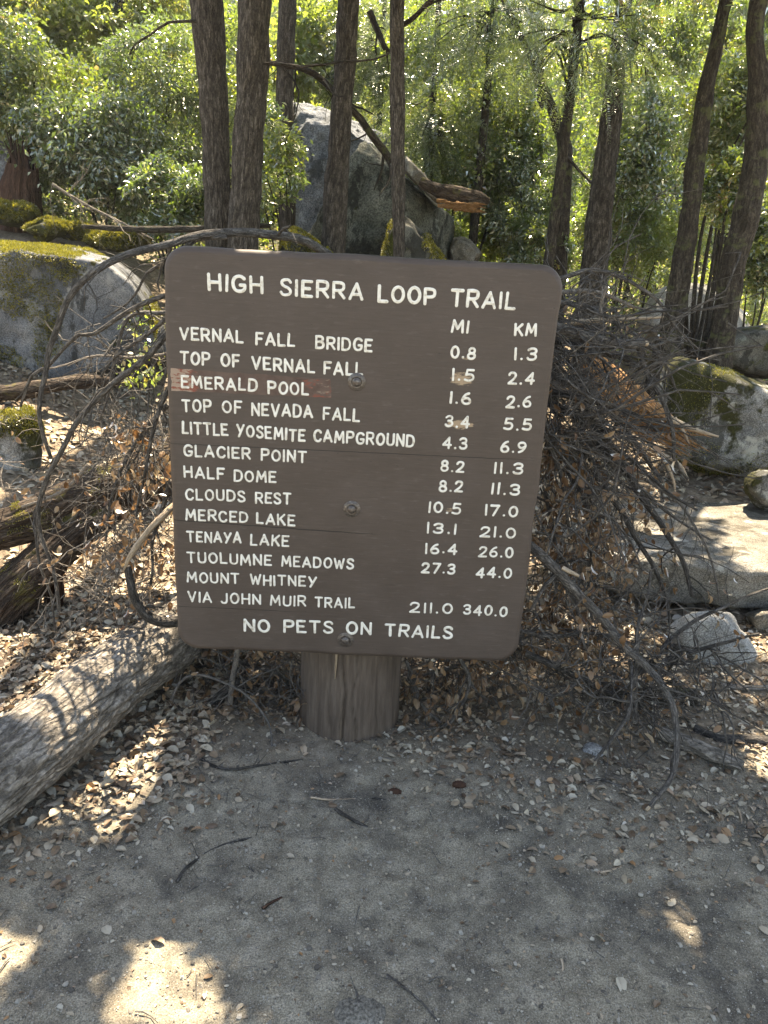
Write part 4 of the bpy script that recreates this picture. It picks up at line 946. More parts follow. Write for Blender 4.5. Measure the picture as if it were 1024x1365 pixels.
# ------------------------------------------------------------------ logs
def on_ground(px, py, rpx, lift=0.0):
    """axis point and radius of a log whose middle shows at (px, py) with half width rpx, resting on the ground"""
    for Y in np.arange(1.0, 8, .01):
        p = at(px, py, Y); rad = rpx * ppm(Y, px, py)
        if p[2] <= float(gz(p[0], p[1])) + rad * .98 + lift: break
    return p, rad
a, ra = on_ground(225, 852, 43, .05); b, rb = on_ground(0, 1027, 57, .02)
d = norm(b - a); path = np.array([a - d * 1.3 + [.1, .1, -.12], a - d * .5 + [.02, .02, -.02], a, (a + b) / 2 + [0, 0, .015], b, b + d * .8])
q = spline(np.c_[path, [ra * .8, ra * .92, ra, (ra + rb) / 2, rb, rb * 1.05]], .009)
mb = MB(); tube(mb, q[:, :3], q[:, 3], 190, groove=(.009, 24, 11), seed=8)
LOG = obj('fallen_log', mb, M['bark_log'], label='thick grey barked fallen log at the lower left leaning under the sign', cat='log')
root = at(40, 690, 3.3)
FL = empty('forked_log', (root[0], root[1], float(gz(root[0], root[1]))), 'old brown forked log with shredded bark at the left below the boulder', 'log')
for k, pts in enumerate(([(-70, 722, 2.95), (0, 708, 3.05), (60, 688, 3.15), (120, 668, 3.22), (180, 644, 3.3), (250, 612, 3.4), (330, 590, 3.5)], [(-60, 860, 2.85), (0, 806, 2.95), (40, 768, 3.02), (85, 725, 3.1), (130, 690, 3.18), (165, 664, 3.25)])):
    w = ([26, 27, 30, 34, 38, 36, 30], [44, 36, 34, 30, 26, 20])[k]
    q = spline(np.c_[pth(pts), [wd * ppm(pt[2], pt[0], pt[1]) for wd, pt in zip(w, pts)]], .010)
    mb = MB(); tube(mb, q[:, :3], q[:, 3], 100, groove=(.010, 34, 8), seed=12 + k); o = obj('limb', mb, M['bark_oldlog'], FL)
    test = lambda P, n: (n[:, 2] > .35) & (fbm(P * 6, 4 + k, 3) > .0) & (proj(P)[0] < 135)
    m_ = MB(); V = mb.V[0]; F = mb.F[0]; m_.add(V, F[:, :3]); moss_on(m_, FL, test, 4000, .006, 60 + k)
r = np.random.default_rng(3); mb = MB()
for k in range(26):
    x = r.uniform(56, 84); y0 = r.uniform(740, 768); L = r.uniform(50, 115); Y = 3.05 + r.uniform(0, .08)
    p0, p1 = at(x, y0, Y), at(x + r.uniform(-6, 10), y0 + L, Y + .03)
    tube(mb, spline([p0, (p0 + p1) / 2 + r.normal(size=3) * .006, p1], .03), [.014 * r.uniform(.5, 1), .016 * r.uniform(.5, 1), .003], 6, flat=.35, seed=k)
obj('bark_strip', mb, M['red_wood'], FL, label='torn brown strip of bark hanging down')
mb = MB()
for k in range(18):
    x = r.uniform(-20, 34); y0 = 800 + (34 - x) * .6 + r.uniform(-6, 14); p0 = at(x, y0, 2.92); p1 = at(x + r.uniform(-8, 8), y0 + r.uniform(20, 52), 2.9)
    tube(mb, np.array([p0, (p0 + p1) / 2, p1]), [.009, .007, .002], 5, flat=.4, seed=k)
obj('bark_strip', mb, M['bark_oldlog'], FL)
mb = MB(); q = spline(np.c_[pth([(-80, 528, 4.9), (0, 524, 4.9), (60, 516, 5.0), (120, 508, 5.15), (190, 512, 5.3)]), [.055, .055, .05, .045, .03]], .02); tube(mb, q[:, :3], q[:, 3], 40, groove=(.006, 40, 8), seed=31)
obj('fallen_log', mb, M['bark_oldlog'], label='thin dark log lying along the foot of the large mossy boulder', cat='log')
mb = MB(); q = spline(np.c_[pth([(110, 302, 7.1), (200, 306, 7.0), (300, 304, 6.9), (360, 300, 6.85)]), [.02, .03, .03, .02]], .04); tube(mb, q[:, :3], q[:, 3], 16, groove=(.003, 60, 12), seed=33)
obj('fallen_branch', mb, M['bark_dark'], label='long dark branch lying across behind the mossy rocks', cat='branch')
# broken log on the pointed boulder
c = at(608, 262, 7.6); BL = empty('broken_log', c, 'broken log with orange torn end resting on the pointed boulder', 'log')
mb = MB(); q = spline(np.c_[pth([(560, 243, 7.7), (585, 254, 7.65), (615, 262, 7.6), (640, 266, 7.55), (652, 268, 7.5)]), [.045, .07, .078, .06, .03]], .015); tube(mb, q[:, :3], q[:, 3], 60, groove=(.012, 34, 6), seed=41); obj('limb', mb, M['bark_oldlog'], BL)
mb = MB()
for k in range(40):
    x = r.uniform(580, 628); y = 268 + (x - 580) * .12 + r.uniform(-3, 9); p0 = at(x, y, 7.5); p1 = at(x + r.uniform(14, 34), y + r.uniform(0, 8), 7.46)
    tube(mb, np.array([p0, (p0 + p1) / 2, p1]), [.02, .018, .003], 6, flat=.5, seed=k)
obj('torn_wood', mb, M['orange_wood'], BL, label='splintered orange wood')
# rotten log at the right
c = at(865, 570, 3.95); RL = empty('rotten_log', (c[0], c[1], float(gz(c[0], c[1]))), 'rotten log with bright orange broken wood behind the right brush pile', 'log')
mb = MB(); q = spline(np.c_[pth([(785, 478, 4.2), (812, 505, 4.15), (845, 540, 4.05), (875, 566, 3.95), (896, 578, 3.9)]), [.06, .09, .10, .095, .06]], .012); tube(mb, q[:, :3], q[:, 3], 90, groove=(.016, 26, 5), seed=44); obj('limb', mb, M['orange_wood'], RL)
mb = MB()
for k in range(60):
    x = r.uniform(820, 905); y = 530 + (x - 820) * .62 + r.uniform(-16, 24); p0 = at(x, y, 3.84 - r.uniform(0, .06)); p1 = at(x + r.uniform(18, 50), y + r.uniform(4, 26), 3.84)
    tube(mb, np.array([p0, (p0 + p1) / 2, p1]), [.012, .016 * r.uniform(.4, 1), .002], 6, flat=.5, seed=k)
obj('splinter', mb, M['orange_wood'], RL)
mb = MB()
for pts, w in (([(888, 556, 3.8), (925, 572, 3.74), (958, 582, 3.7)], [.03, .02, .008]), ([(900, 556, 3.78), (912, 575, 3.74), (919, 592, 3.72)], [.010, .012, .002]), ([(870, 600, 3.8), (905, 618, 3.76), (918, 640, 3.74)], [.02, .016, .006]), ([(880, 600, 3.8), (898, 640, 3.78), (900, 668, 3.78)], [.016, .014, .004])):
    tube(mb, spline(pth(pts), .02), w, 7, flat=.6)
obj('splinter', mb, M['bare_wood'], RL, label='pale splinters at the broken end')

# ------------------------------------------------------------------ brush: dead limbs with their twigs and dry leaves
LV = [leaf_oval(c_, f_, w_) for c_, f_, w_ in ((.30, .14, .26), (.1, .08, .30), (.5, .2, .22), (-.2, .12, .27))]
def keep_off(P):
    P = np.array(P, float); v = P - BC; u_, w_ = v @ bu, v @ bz
    i = (np.abs(u_) < BW / 2 + .015) & (np.abs(w_) < BH / 2 + .015) & (P[..., 1] > 2.0) & (P[..., 1] < BY + .085)
    P[..., 1] = np.where(i, BY + .085, P[..., 1]); return P
def grow(mb, path, r0, r1, n, L, depth, rg, tips, droop=-.35, seg=6, t0=.12, wild=.8):
    path = keep_off(path); rad = np.linspace(r0, r1, len(path)); tube(mb, path, rad, seg, caps=depth > 1, seed=int(rg.integers(99)), var=rg.random())
    T = norm(np.gradient(path, axis=0))
    for _ in range(n):
        f = rg.uniform(t0, 1.0); i = min(len(path) - 1, int(f * (len(path) - 1))); rr = max(.0011, rad[i] * rg.uniform(.28, .55)); l = L * rg.uniform(.4, 1.1)
        d = norm(T[i] * .9 + rg.normal(size=3) * wild + [0, 0, droop * rg.random()]); p = path[i]; m = 6 if l > .12 else 4; P = [p]
        for s in range(m):
            d = norm(d + rg.normal(size=3) * .20 + [0, 0, droop * .12]); P.append(P[-1] + d * l / m)
        P = np.array(P)
        if depth > 1: grow(mb, P, rr, rr * .4, max(1, int(n * .22)) + 1, L * .5, depth - 1, rg, tips, droop, 5, .25, wild)
        else: tube(mb, keep_off(P), [rr, rr * .4], 4, caps=False, seed=int(rg.integers(99)))
        tips.append((P[-1], d)); tips.append((P[len(P) // 2], d))
def dry(mb, tips, n, rg, size=.037, sp_=.02, mat_i=0):
    if not tips or not n: return
    k = rg.integers(0, len(tips), n); P = keep_off(np.array([tips[i][0] for i in k]) + rg.normal(size=(n, 3)) * sp_); D_ = np.array([tips[i][1] for i in k])
    tone = np.clip(.42 + .2 * rg.normal(size=len(tips)), 0, 1)[k]
    sel = rg.integers(0, 4, n)
    for s in range(4):
        m = sel == s
        leaves(mb, P[m], size * (.55 + .6 * rg.random(m.sum())), D_[m] * .5 + rg.normal(size=(m.sum(), 3)) * .55 + [0, 0, -.75], rg.normal(size=(m.sum(), 3)), LV[s], rg, mat_i, np.clip(tone[m] + .18 * rg.normal(size=m.sum()), 0, 1))
def limb(label, pts, w, n=8, L=.3, nl=0, m='branch', depth=2, seed=0, droop=-.35, name='dead_branch', wild=.8, group='dead branches around the sign', step=.035, end=None):
    """pts (px, py, Y); w = widths in photo pixels at both ends"""
    rg = np.random.default_rng(seed + 900); P = spline(pth(pts), step); s0, s1 = ppm(pts[0][2], *pts[0][:2]), ppm(pts[-1][2], *pts[-1][:2])
    P = P + np.stack([vnoise(np.stack([np.arange(len(P)) * step * 9, np.full(len(P), seed * 3.1 + k), np.zeros(len(P))], -1), 5) for k in range(3)], -1) * .006
    mb, tips = MB(), []
    grow(mb, P, w[0] * s0 / 2, w[1] * s1 / 2, n, L, depth, rg, tips, droop, 12, .08, wild)
    o = obj(name, mb, M[m], label=label, cat='branch', group=group, origin=P[0])
    if nl:
        lb = MB(); dry(lb, tips, nl, rg); obj('dry_leaves', lb, M['leaf_dry'], o, smooth=False)
    if end is not None:
        eb = MB(); e = P[-1]; t_ = norm(P[-1] - P[-3]); tube(eb, np.array([e - t_ * .01, e + t_ * .015, e + t_ * end]), [w[1] * s1 * .46, w[1] * s1 * .42, .002], 8, flat=.7); obj('broken_end', eb, M['bare_wood'], o)
    return o
L_ = limb
# left of the sign
L_('arching grey branch that curves over the upper left corner of the sign', [(440, 338, 2.95), (400, 317, 2.85), (340, 309, 2.75), (300, 310, 2.7), (255, 316, 2.62), (200, 333, 2.56), (140, 352, 2.5), (104, 385, 2.5), (82, 420, 2.5), (65, 462, 2.5), (58, 520, 2.5), (55, 566, 2.5), (68, 610, 2.52)], (12, 5), 5, .24, seed=1)
L_('slim branch splitting off the arching branch down the left side', [(300, 316, 2.68), (262, 318, 2.66), (236, 336, 2.66), (215, 352, 2.68), (195, 365, 2.7), (185, 385, 2.72), (170, 402, 2.74), (140, 424, 2.78)], (6, 2), 5, .2, seed=2)
L_('grey branch with fork crossing the lower half of the large boulder', [(228, 393, 2.5), (196, 403, 2.5), (168, 417, 2.52), (125, 446, 2.55), (107, 446, 2.55), (86, 466, 2.58), (66, 488, 2.6), (45, 498, 2.6), (28, 540, 2.62)], (7, 3.5), 6, .24, seed=3)
L_('short forked branch just below the one crossing the boulder', [(225, 422, 2.45), (196, 446, 2.5), (175, 461, 2.52), (148, 482, 2.55), (136, 500, 2.56)], (6, 3), 6, .2, seed=4)
L_('long straight dark branch sloping from the sign edge to the forked log', [(228, 440, 2.42), (200, 470, 2.42), (160, 503, 2.42), (125, 538, 2.42), (95, 576, 2.42), (72, 618, 2.42), (58, 650, 2.43), (52, 680, 2.44), (56, 716, 2.45), (70, 762, 2.46), (77, 815, 2.47)], (9, 4.5), 6, .22, seed=5)
L_('drooping twiggy branch behind the sloping dark branch', [(222, 415, 2.66), (172, 424, 2.68), (156, 470, 2.7), (146, 520, 2.72), (132, 560, 2.75)], (6, 3), 8, .24, seed=6, m='twig')
L_('thin pale branch reaching left over the lit leaves', [(228, 470, 2.8), (180, 478, 2.8), (130, 476, 2.8), (90, 484, 2.8), (60, 492, 2.82)], (4.5, 2), 7, .2, seed=7, m='twig_pale')
L_('leafy dead branch hanging at the left edge of the sign', [(232, 500, 2.45), (214, 540, 2.45), (200, 585, 2.45), (190, 640, 2.46), (182, 690, 2.47)], (7, 3), 12, .22, 90, seed=8)
L_('leafy dead branch hanging behind the forked log', [(226, 540, 2.75), (196, 570, 2.78), (168, 610, 2.8), (150, 660, 2.8), (140, 720, 2.8)], (8, 3), 11, .24, 80, seed=9)
L_('brown leafed branch drooping above the thick fallen log', [(228, 640, 2.5), (214, 680, 2.5), (205, 730, 2.5), (200, 780, 2.5)], (7, 3), 10, .2, 80, seed=10)
L_('curved black limb rising from the thick fallen log to a pale broken shard', [(240, 828, 2.34), (222, 830, 2.33), (204, 824, 2.32), (188, 808, 2.31), (176, 790, 2.3), (170, 768, 2.3), (168, 755, 2.3)], (15, 10), 2, .1, m='branch_dark', seed=11, name='broken_limb', step=.02)
mb = MB(); q = spline(np.c_[pth([(164, 762, 2.29), (176, 738, 2.29), (200, 706, 2.31), (222, 684, 2.33), (238, 668, 2.36)]), [.004, .017, .017, .02, .016]], .012); tube(mb, q[:, :3], q[:, 3], 24, groove=(.004, 90, 10), flat=.6, seed=3)
obj('broken_limb', mb, M['bare_wood'], label='pale splintered shard of wood at the left edge of the sign', cat='branch')
L_('bare twig hanging over the forked log at far left', [(60, 640, 2.6), (48, 690, 2.6), (52, 740, 2.6), (66, 790, 2.62), (74, 850, 2.62)], (5, 2.5), 5, .14, seed=13)
L_('thin grey stick leaning on the forked log', [(120, 620, 2.95), (90, 650, 2.95), (60, 664, 2.95), (30, 675, 2.97)], (6, 4), 3, .15, seed=14, m='twig_pale')
# right of the sign
L_('thick grey limb sticking out to the right near the top of the sign', [(690, 436, 2.6), (735, 437, 2.6), (770, 444, 2.62), (800, 452, 2.64), (830, 459, 2.66), (858, 459, 2.68)], (15, 13), 7, .22, seed=20, end=.02)
L_('high arching twig that bends right from the top corner of the sign', [(735, 378, 2.55), (752, 370, 2.55), (779, 360, 2.56), (801, 359, 2.58), (842, 375, 2.6), (874, 400, 2.62), (899, 432, 2.65), (918, 450, 2.67), (934, 464, 2.7)], (7, 3), 7, .2, seed=21)
L_('forked branch dropping from the thick limb past the rotten log', [(846, 448, 2.72), (854, 475, 2.7), (866, 505, 2.68), (878, 522, 2.66), (892, 556, 2.64), (897, 590, 2.62), (900, 612, 2.62), (918, 640, 2.62)], (8, 4), 9, .24, seed=22)
for k, (lab, pts, w, n, nl, m) in enumerate([
 ('dark limb fanning right below the thick grey limb', [(700, 450, 2.75), (750, 456, 2.76), (800, 470, 2.78), (845, 486, 2.8), (880, 510, 2.84)], (12, 4), 14, 0, 'branch_dark'),
 ('pale broken stick lying on top of the brush pile', [(745, 392, 2.7), (790, 388, 2.72), (830, 400, 2.74), (846, 408, 2.75)], (7, 4), 7, 0, 'twig_pale'),
 ('grey stick standing up out of the top of the brush pile', [(800, 426, 2.62), (804, 400, 2.62), (812, 380, 2.62)], (7, 4), 4, 0, 'twig_pale'),
 ('tan snapped branch pointing right above the rotten log', [(760, 428, 2.85), (810, 426, 2.85), (850, 424, 2.85), (884, 423, 2.85)], (8, 3), 5, 0, 'bare_wood'),
 ('black limb running from the middle of the sign edge to the orange wood', [(690, 512, 2.62), (735, 521, 2.62), (770, 530, 2.6), (812, 540, 2.58), (850, 552, 2.56), (880, 575, 2.55)], (12, 4), 12, 30, 'branch_dark'),
 ('black limb fanning down from the middle of the sign edge', [(700, 520, 2.66), (750, 545, 2.62), (800, 580, 2.58), (850, 620, 2.55), (890, 655, 2.52), (930, 680, 2.5)], (10, 3), 16, 20, 'branch_dark'),
 ('dark drooping branch ending above the flat slab with its broken tip', [(790, 585, 2.78), (830, 620, 2.74), (856, 664, 2.7), (880, 698, 2.68), (900, 730, 2.66), (912, 754, 2.65), (922, 795, 2.64)], (12, 5), 7, 10, 'branch_dark'),
 ('dark branch hanging in front of the left end of the slab', [(780, 600, 2.62), (806, 650, 2.6), (832, 690, 2.58), (862, 740, 2.56), (884, 790, 2.55), (892, 830, 2.54)], (10, 4), 12, 20, 'branch_dark'),
 ('slender dark branch that crosses the mossy boulder low', [(720, 560, 2.8), (780, 590, 2.8), (840, 640, 2.8), (900, 690, 2.82), (950, 720, 2.84)], (9, 3), 14, 0, 'branch'),
 ('leafy dead branch hanging close beside the right edge of the sign', [(715, 560, 2.5), (738, 600, 2.5), (752, 650, 2.5), (760, 710, 2.5)], (8, 3), 20, 240, 'branch'),
 ('leafy dead branch hanging left of the flat slab', [(735, 590, 2.62), (768, 630, 2.62), (785, 690, 2.62), (790, 760, 2.62), (788, 810, 2.62)], (8, 3), 22, 280, 'branch'),
 ('leafy dead branch hanging below the middle of the right brush', [(700, 620, 2.56), (726, 660, 2.56), (738, 720, 2.56), (740, 780, 2.56), (736, 840, 2.56)], (7, 3), 20, 240, 'branch'),
 ('fine twigged branch falling across the front of the slab', [(860, 640, 2.7), (905, 670, 2.7), (930, 710, 2.7), (952, 760, 2.7), (960, 800, 2.7)], (5, 2), 14, 0, 'twig'),
 ('thin branch spreading over the white speckled stone', [(860, 892, 2.5), (890, 858, 2.52), (930, 826, 2.55), (985, 800, 2.58), (1040, 780, 2.6)], (7, 3), 12, 0, 'branch'),
 ('low dark branch in front of the white speckled stone', [(838, 905, 2.42), (880, 884, 2.44), (930, 866, 2.46), (985, 852, 2.48), (1012, 846, 2.5)], (9, 3), 14, 0, 'branch_dark'),
 ('dark crossing branch low in the brush right of the post', [(690, 842, 2.4), (735, 850, 2.4), (770, 846, 2.42), (810, 848, 2.44), (850, 862, 2.46)], (7, 3), 12, 40, 'branch'),
 ('branch lying on the heap between the post and the long curved branch', [(700, 870, 2.4), (745, 890, 2.36), (790, 915, 2.32), (835, 935, 2.3), (880, 955, 2.28)], (10, 4), 16, 10, 'branch_dark'),
 ('upright twig standing in the heap behind the long curved branch', [(846, 960, 2.2), (848, 900, 2.24), (850, 840, 2.3), (862, 800, 2.36), (866, 760, 2.42)], (8, 3), 14, 0, 'branch'),
 ('stick bending down through the heap to the leaf litter', [(842, 890, 2.26), (842, 925, 2.2), (836, 955, 2.14), (812, 990, 2.08), (790, 1012, 2.04)], (7, 4), 8, 0, 'branch'),
 ('tangled grey branch behind the high arching twig', [(735, 400, 2.95), (790, 410, 2.95), (840, 440, 2.95), (880, 470, 2.97), (900, 520, 3.0)], (8, 3), 16, 0, 'branch'),
 ('bare branch fanning toward the pale boulder', [(730, 470, 3.1), (790, 470, 3.1), (850, 466, 3.12), (900, 450, 3.15)], (8, 3), 14, 0, 'twig'),
 ('dark bough deep inside the brush pile behind the sign edge', [(680, 480, 2.9), (740, 500, 2.92), (800, 540, 2.94), (850, 590, 2.96), (880, 640, 2.98)], (13, 5), 16, 60, 'branch_dark'),
 ('dark bough deep in the brush pointing down to the slab', [(690, 540, 2.86), (735, 590, 2.88), (770, 650, 2.9), (800, 720, 2.92), (815, 780, 2.92)], (12, 5), 16, 90, 'branch_dark')]):
    L_(lab, pts, w, int(n * .55) + 1, .25, nl, m, seed=30 + k)
L_('long curved branch arching from the lower right sign edge down to the trail', [(690, 716, 2.36), (707, 728, 2.34), (728, 745, 2.32), (747, 764, 2.3), (775, 795, 2.28), (804, 825, 2.26), (830, 855, 2.23), (850, 876, 2.21), (881, 912, 2.16), (897, 940, 2.1), (901, 965, 2.06), (902, 996, 2.0), (897, 1030, 1.95), (880, 1058, 1.9), (868, 1074, 1.87)], (15, 6), 7, .2, 0, seed=60, end=.012)
L_('side limb of the long curved branch hanging beside the leafy branch', [(730, 744, 2.34), (752, 776, 2.34), (764, 800, 2.34), (772, 830, 2.34), (778, 862, 2.34)], (9, 4), 8, .16, seed=61)
mb = MB(); p0, p1 = at(750, 757, 2.27), at(772, 768, 2.24); tube(mb, np.array([p0, (p0 + p1) / 2, p1]), [.008, .007, .005], 8)
obj('broken_stub', mb, M['bare_wood'], label='short orange broken stub on the long curved branch', cat='stub')
# under and behind the board
L_('grey lichen spotted stick standing under the left half of the sign', [(318, 862, 2.46), (316, 885, 2.45), (308, 925, 2.42), (299, 968, 2.38)], (7, 8), 3, .15, 20, 'twig_pale', seed=70)
L_('thin arching twig under the lower left corner of the sign', [(228, 932, 2.32), (238, 908, 2.32), (258, 897, 2.32), (290, 905, 2.31), (322, 921, 2.3), (345, 945, 2.28), (358, 968, 2.24), (362, 1000, 2.2)], (4, 2.5), 5, .15, 10, 'twig', seed=71)
L_('leafy dead branch under the board left of the post', [(240, 846, 2.62), (290, 866, 2.62), (340, 890, 2.6), (385, 905, 2.58)], (8, 3), 24, .22, 240, 'branch', seed=72)
L_('leafy dead branch under the board right of the post', [(720, 840, 2.6), (670, 862, 2.6), (610, 890, 2.58), (560, 902, 2.56)], (8, 3), 24, .22, 230, 'branch', seed=73)
L_('forked twig under the board near its lower right corner', [(612, 872, 2.45), (625, 900, 2.42), (622, 925, 2.4), (600, 962, 2.36), (570, 972, 2.34)], (6, 3), 8, .18, 50, 'branch', seed=74)
L_('dark half buried root like branch left of the post', [(330, 905, 2.5), (290, 930, 2.45), (255, 962, 2.4), (225, 985, 2.34)], (14, 10), 5, .15, 10, 'branch_dark', seed=75)
L_('grey twig with leaves right beside the post', [(540, 880, 2.5), (552, 905, 2.48), (560, 935, 2.44), (590, 962, 2.38)], (5, 3), 12, .16, 60, 'twig', seed=76)
# dead limbs among the trees
L_('dead dark limb slanting down from the leaning grey trunk to the pointed boulder', [(356, 82, 7.2), (395, 90, 7.1), (418, 97, 7.1), (442, 118, 7.3), (470, 146, 7.5), (500, 186, 7.6), (522, 216, 7.65)], (6, 11), 8, .7, 0, 'bark_dark', seed=80, step=.1, group='dead limbs among the trees')
L_('thin dead twig crossing in front of the twin trunks', [(352, 84, 6.1), (400, 88, 6.1), (455, 82, 6.1), (500, 78, 6.1), (530, 66, 6.15)], (4, 2), 6, .5, 0, 'bark_dark', seed=81, step=.1, group='dead limbs among the trees')
L_('dark snag behind the slender trunk at the top', [(492, 14, 8.0), (504, 44, 8.0), (514, 66, 8.0)], (9, 7), 4, .4, 0, 'bark_dark', seed=82, step=.1, group='dead limbs among the trees')
L_('dark limb rising right from the slender trunk at the top', [(536, 34, 6.0), (556, 18, 6.0), (580, -4, 6.0), (610, -30, 6.0)], (7, 5), 3, .5, 0, 'bark_dark', seed=83, step=.1, group='dead limbs among the trees')
L_('bare drooping twig left of the twin trunks at the top', [(262, 28, 6.5), (225, 30, 6.5), (200, 46, 6.5), (180, 60, 6.5), (172, 72, 6.5)], (4, 2), 6, .4, 0, 'bark_dark', seed=84, step=.1, group='dead limbs among the trees')
L_('bare grey twigs in front of the low dark shrub above the mossy rocks', [(70, 245, 7.2), (110, 270, 7.2), (160, 296, 7.15), (205, 318, 7.1)], (4, 2), 14, .5, 0, 'twig_pale', seed=85, step=.1, group='dead limbs among the trees')
L_('bare twig curving between the curved trunk and the pale leaning trunk', [(752, 205, 8.6), (768, 222, 8.6), (784, 240, 8.55), (800, 246, 8.5)], (5, 2), 6, .5, 0, 'bark_dark', seed=86, step=.1, group='dead limbs among the trees')

# fine twigs nobody could count
def tangle(label, boxes, n, seed, Lr=(.15, .5), m='twig', nl=0, dirv=(.5, 0, -.5), spread=.7, rr=(.0012, .0032)):
    rg = np.random.default_rng(seed); mb = MB(); tips = []
    for k in range(n):
        x0, y0, x1, y1, Ya, Yb = boxes[rg.integers(len(boxes))]
        p = at(rg.uniform(x0, x1), rg.uniform(y0, y1), rg.uniform(Ya, Yb)); p[2] = max(p[2], float(gz(p[0], p[1])) + .01)
        d = norm(np.array(dirv) + rg.normal(size=3) * spread); L = rg.uniform(*Lr); P = [p]; m_ = 6
        for s in range(m_): d = norm(d + rg.normal(size=3) * (.2 if rg.random() < .7 else .55)); P.append(P[-1] + d * L / m_)
        P = np.array(P); g = gz(P[:, 0], P[:, 1]) + .006; P[:, 2] = np.maximum(P[:, 2], g); P = keep_off(P)
        r0 = rg.uniform(*rr); tube(mb, P, [r0, r0 * .45], 5, caps=False, seed=int(rg.integers(99))); tips.append((P[-1], d)); tips.append((P[3], d))
        for s in range(2):
            i = rg.integers(1, 6); d2 = norm(d + rg.normal(size=3) * .7); tube(mb, np.array([P[i], P[i] + d2 * L * .16 + rg.normal(size=3) * .01, P[i] + d2 * L * .34]), [r0 * .5, r0 * .3], 4, caps=False)
    mats = [M[m]]
    if nl: dry(mb, tips, nl, rg, mat_i=1); mats.append(M['leaf_dry'])
    return obj('brush_tangle', mb, mats, label=label, cat='brush', kind='stuff')
tangle('fan of thin dark twigs in the upper right brush pile', [(690, 390, 800, 470, 2.5, 3.1), (690, 470, 780, 560, 2.4, 3.0), (700, 540, 790, 620, 2.45, 2.95)], 260, 1, (.15, .55), 'twig', 60, (.7, 0, -.25), .6)
tangle('grey bent sticks woven through the right brush pile', [(690, 390, 790, 470, 2.45, 2.95), (690, 470, 780, 560, 2.4, 2.9), (700, 540, 800, 620, 2.42, 2.85), (700, 620, 800, 760, 2.4, 2.7)], 75, 11, (.3, .75), 'branch', 0, (.8, -.1, -.35), .42, (.0026, .0062))
tangle('dense twigs and brown leaves in the lower right brush', [(690, 600, 840, 720, 2.42, 2.85), (680, 720, 810, 860, 2.35, 2.8), (700, 820, 900, 930, 2.25, 2.6)], 230, 2, (.12, .4), 'twig', 1000, (.3, 0, -.6), .7)
tangle('dark twig heap lying on the ground at the lower right', [(690, 880, 880, 950, 2.15, 2.45), (800, 865, 960, 935, 2.2, 2.6)], 115, 3, (.08, .38), 'branch', 0, (.45, -.2, -.3), .65, (.0015, .0052))
tangle('thin pale twigs left of the sign over the sunlit leaves', [(110, 430, 225, 560, 2.55, 3.2), (120, 540, 228, 720, 2.5, 3.1)], 110, 4, (.12, .42), 'twig', 0, (-.4, 0, -.5), .65)
tangle('pale broken twigs lying in the sunlit leaf litter at the left', [(0, 560, 220, 760, 3.0, 3.6), (60, 740, 225, 830, 2.5, 3.0)], 120, 5, (.1, .35), 'twig_pale', 60, (-.5, -.2, -.3), .7)
tangle('brown leaves and twigs hanging behind the lower edge of the sign', [(240, 840, 400, 930, 2.5, 2.9), (530, 850, 700, 940, 2.5, 2.85), (300, 870, 410, 960, 2.4, 2.6)], 330, 6, (.1, .35), 'twig', 620, (0, -.1, -.6), .8)
tangle('brown leaved twigs standing behind the board at its left edge', [(130, 560, 235, 640, 2.6, 3.1), (130, 620, 235, 820, 2.42, 2.9)], 90, 7, (.1, .35), 'twig', 260, (-.2, 0, -.6), .7)
mb = MB(); rg = np.random.default_rng(8); C = [at(x, y, 3.0) for x, y in ((186, 432), (196, 490), (205, 470), (176, 500), (200, 500))]
for c in C: leaves(mb, c + rg.normal(size=(26, 3)) * .035, .028 * (.7 + .6 * rg.random(26)), rg.normal(size=(26, 3)), rg.normal(size=(26, 3)) + [0, -.3, .6], Q1, rg)
for c in C: tube(mb, spline([c - [.02, 0, .35], c - [0, 0, .15], c], .05), [.003, .002], 5, caps=False, mat=1)
obj('green_sprig', mb, [M['leaf_yellow'], M['twig']], label='small bright green sprig growing in front of the large boulder', cat='plant')

# ------------------------------------------------------------------ sticks, wood and cones on the trail
def gstick(label, pts, w, m='branch', n=2, L=.06, seed=0, name='stick', group='sticks on the trail'):
    w = w * .68
    P = []; 
    for k, (px, py) in enumerate(pts): P.append(ground_at(px, py) + [0, 0, w * .0022 * .45 + .005])
    P = spline(np.array(P), .012); rg = np.random.default_rng(seed + 50); P[:, 2] += np.abs(np.sin(np.linspace(0, 3.1, len(P)))) * .004 * (w > 4)
    s = .0021; mb = MB(); tips = []; grow(mb, P, w * s / 2, w * s * .32, n, L, 1, rg, tips, 0, 9)
    return obj(name, mb, M[m], label=label, cat='stick', group=group)
gstick('dark curved stick on the shaded trail left of centre', [(236, 1180), (248, 1162), (280, 1140), (312, 1127), (346, 1119)], 7, 'branch_dark', 3, seed=1)
gstick('curved dark stick in the litter left of the post', [(270, 1016), (288, 1026), (312, 1030), (352, 1024), (404, 1016)], 7, 'branch_dark', 4, seed=2)
gstick('pale straight stick just in front of the post', [(414, 1066), (440, 1069), (476, 1068)], 5, 'bare_wood', 0, seed=3)
gstick('dark flat chip of bark in front of the post', [(447, 1083), (466, 1096), (490, 1107)], 9, 'branch_dark', 0, seed=4)
gstick('thin brown stick at the bottom edge of the photo', [(512, 1300), (536, 1318), (562, 1340), (586, 1368)], 5, 'branch', 2, seed=5)
gstick('short dark twig on the trail below the post', [(661, 1134), (666, 1146), (674, 1158)], 4, 'branch_dark', 0, seed=6)
gstick('small yellow wood chip on the damp trail at right', [(748, 1282), (750, 1292), (749, 1303)], 5, 'bare_wood', 0, seed=7)
gstick('pale twig lying on the trail at the right', [(799, 1167), (814, 1163), (829, 1158)], 5, 'bare_wood', 0, seed=8)
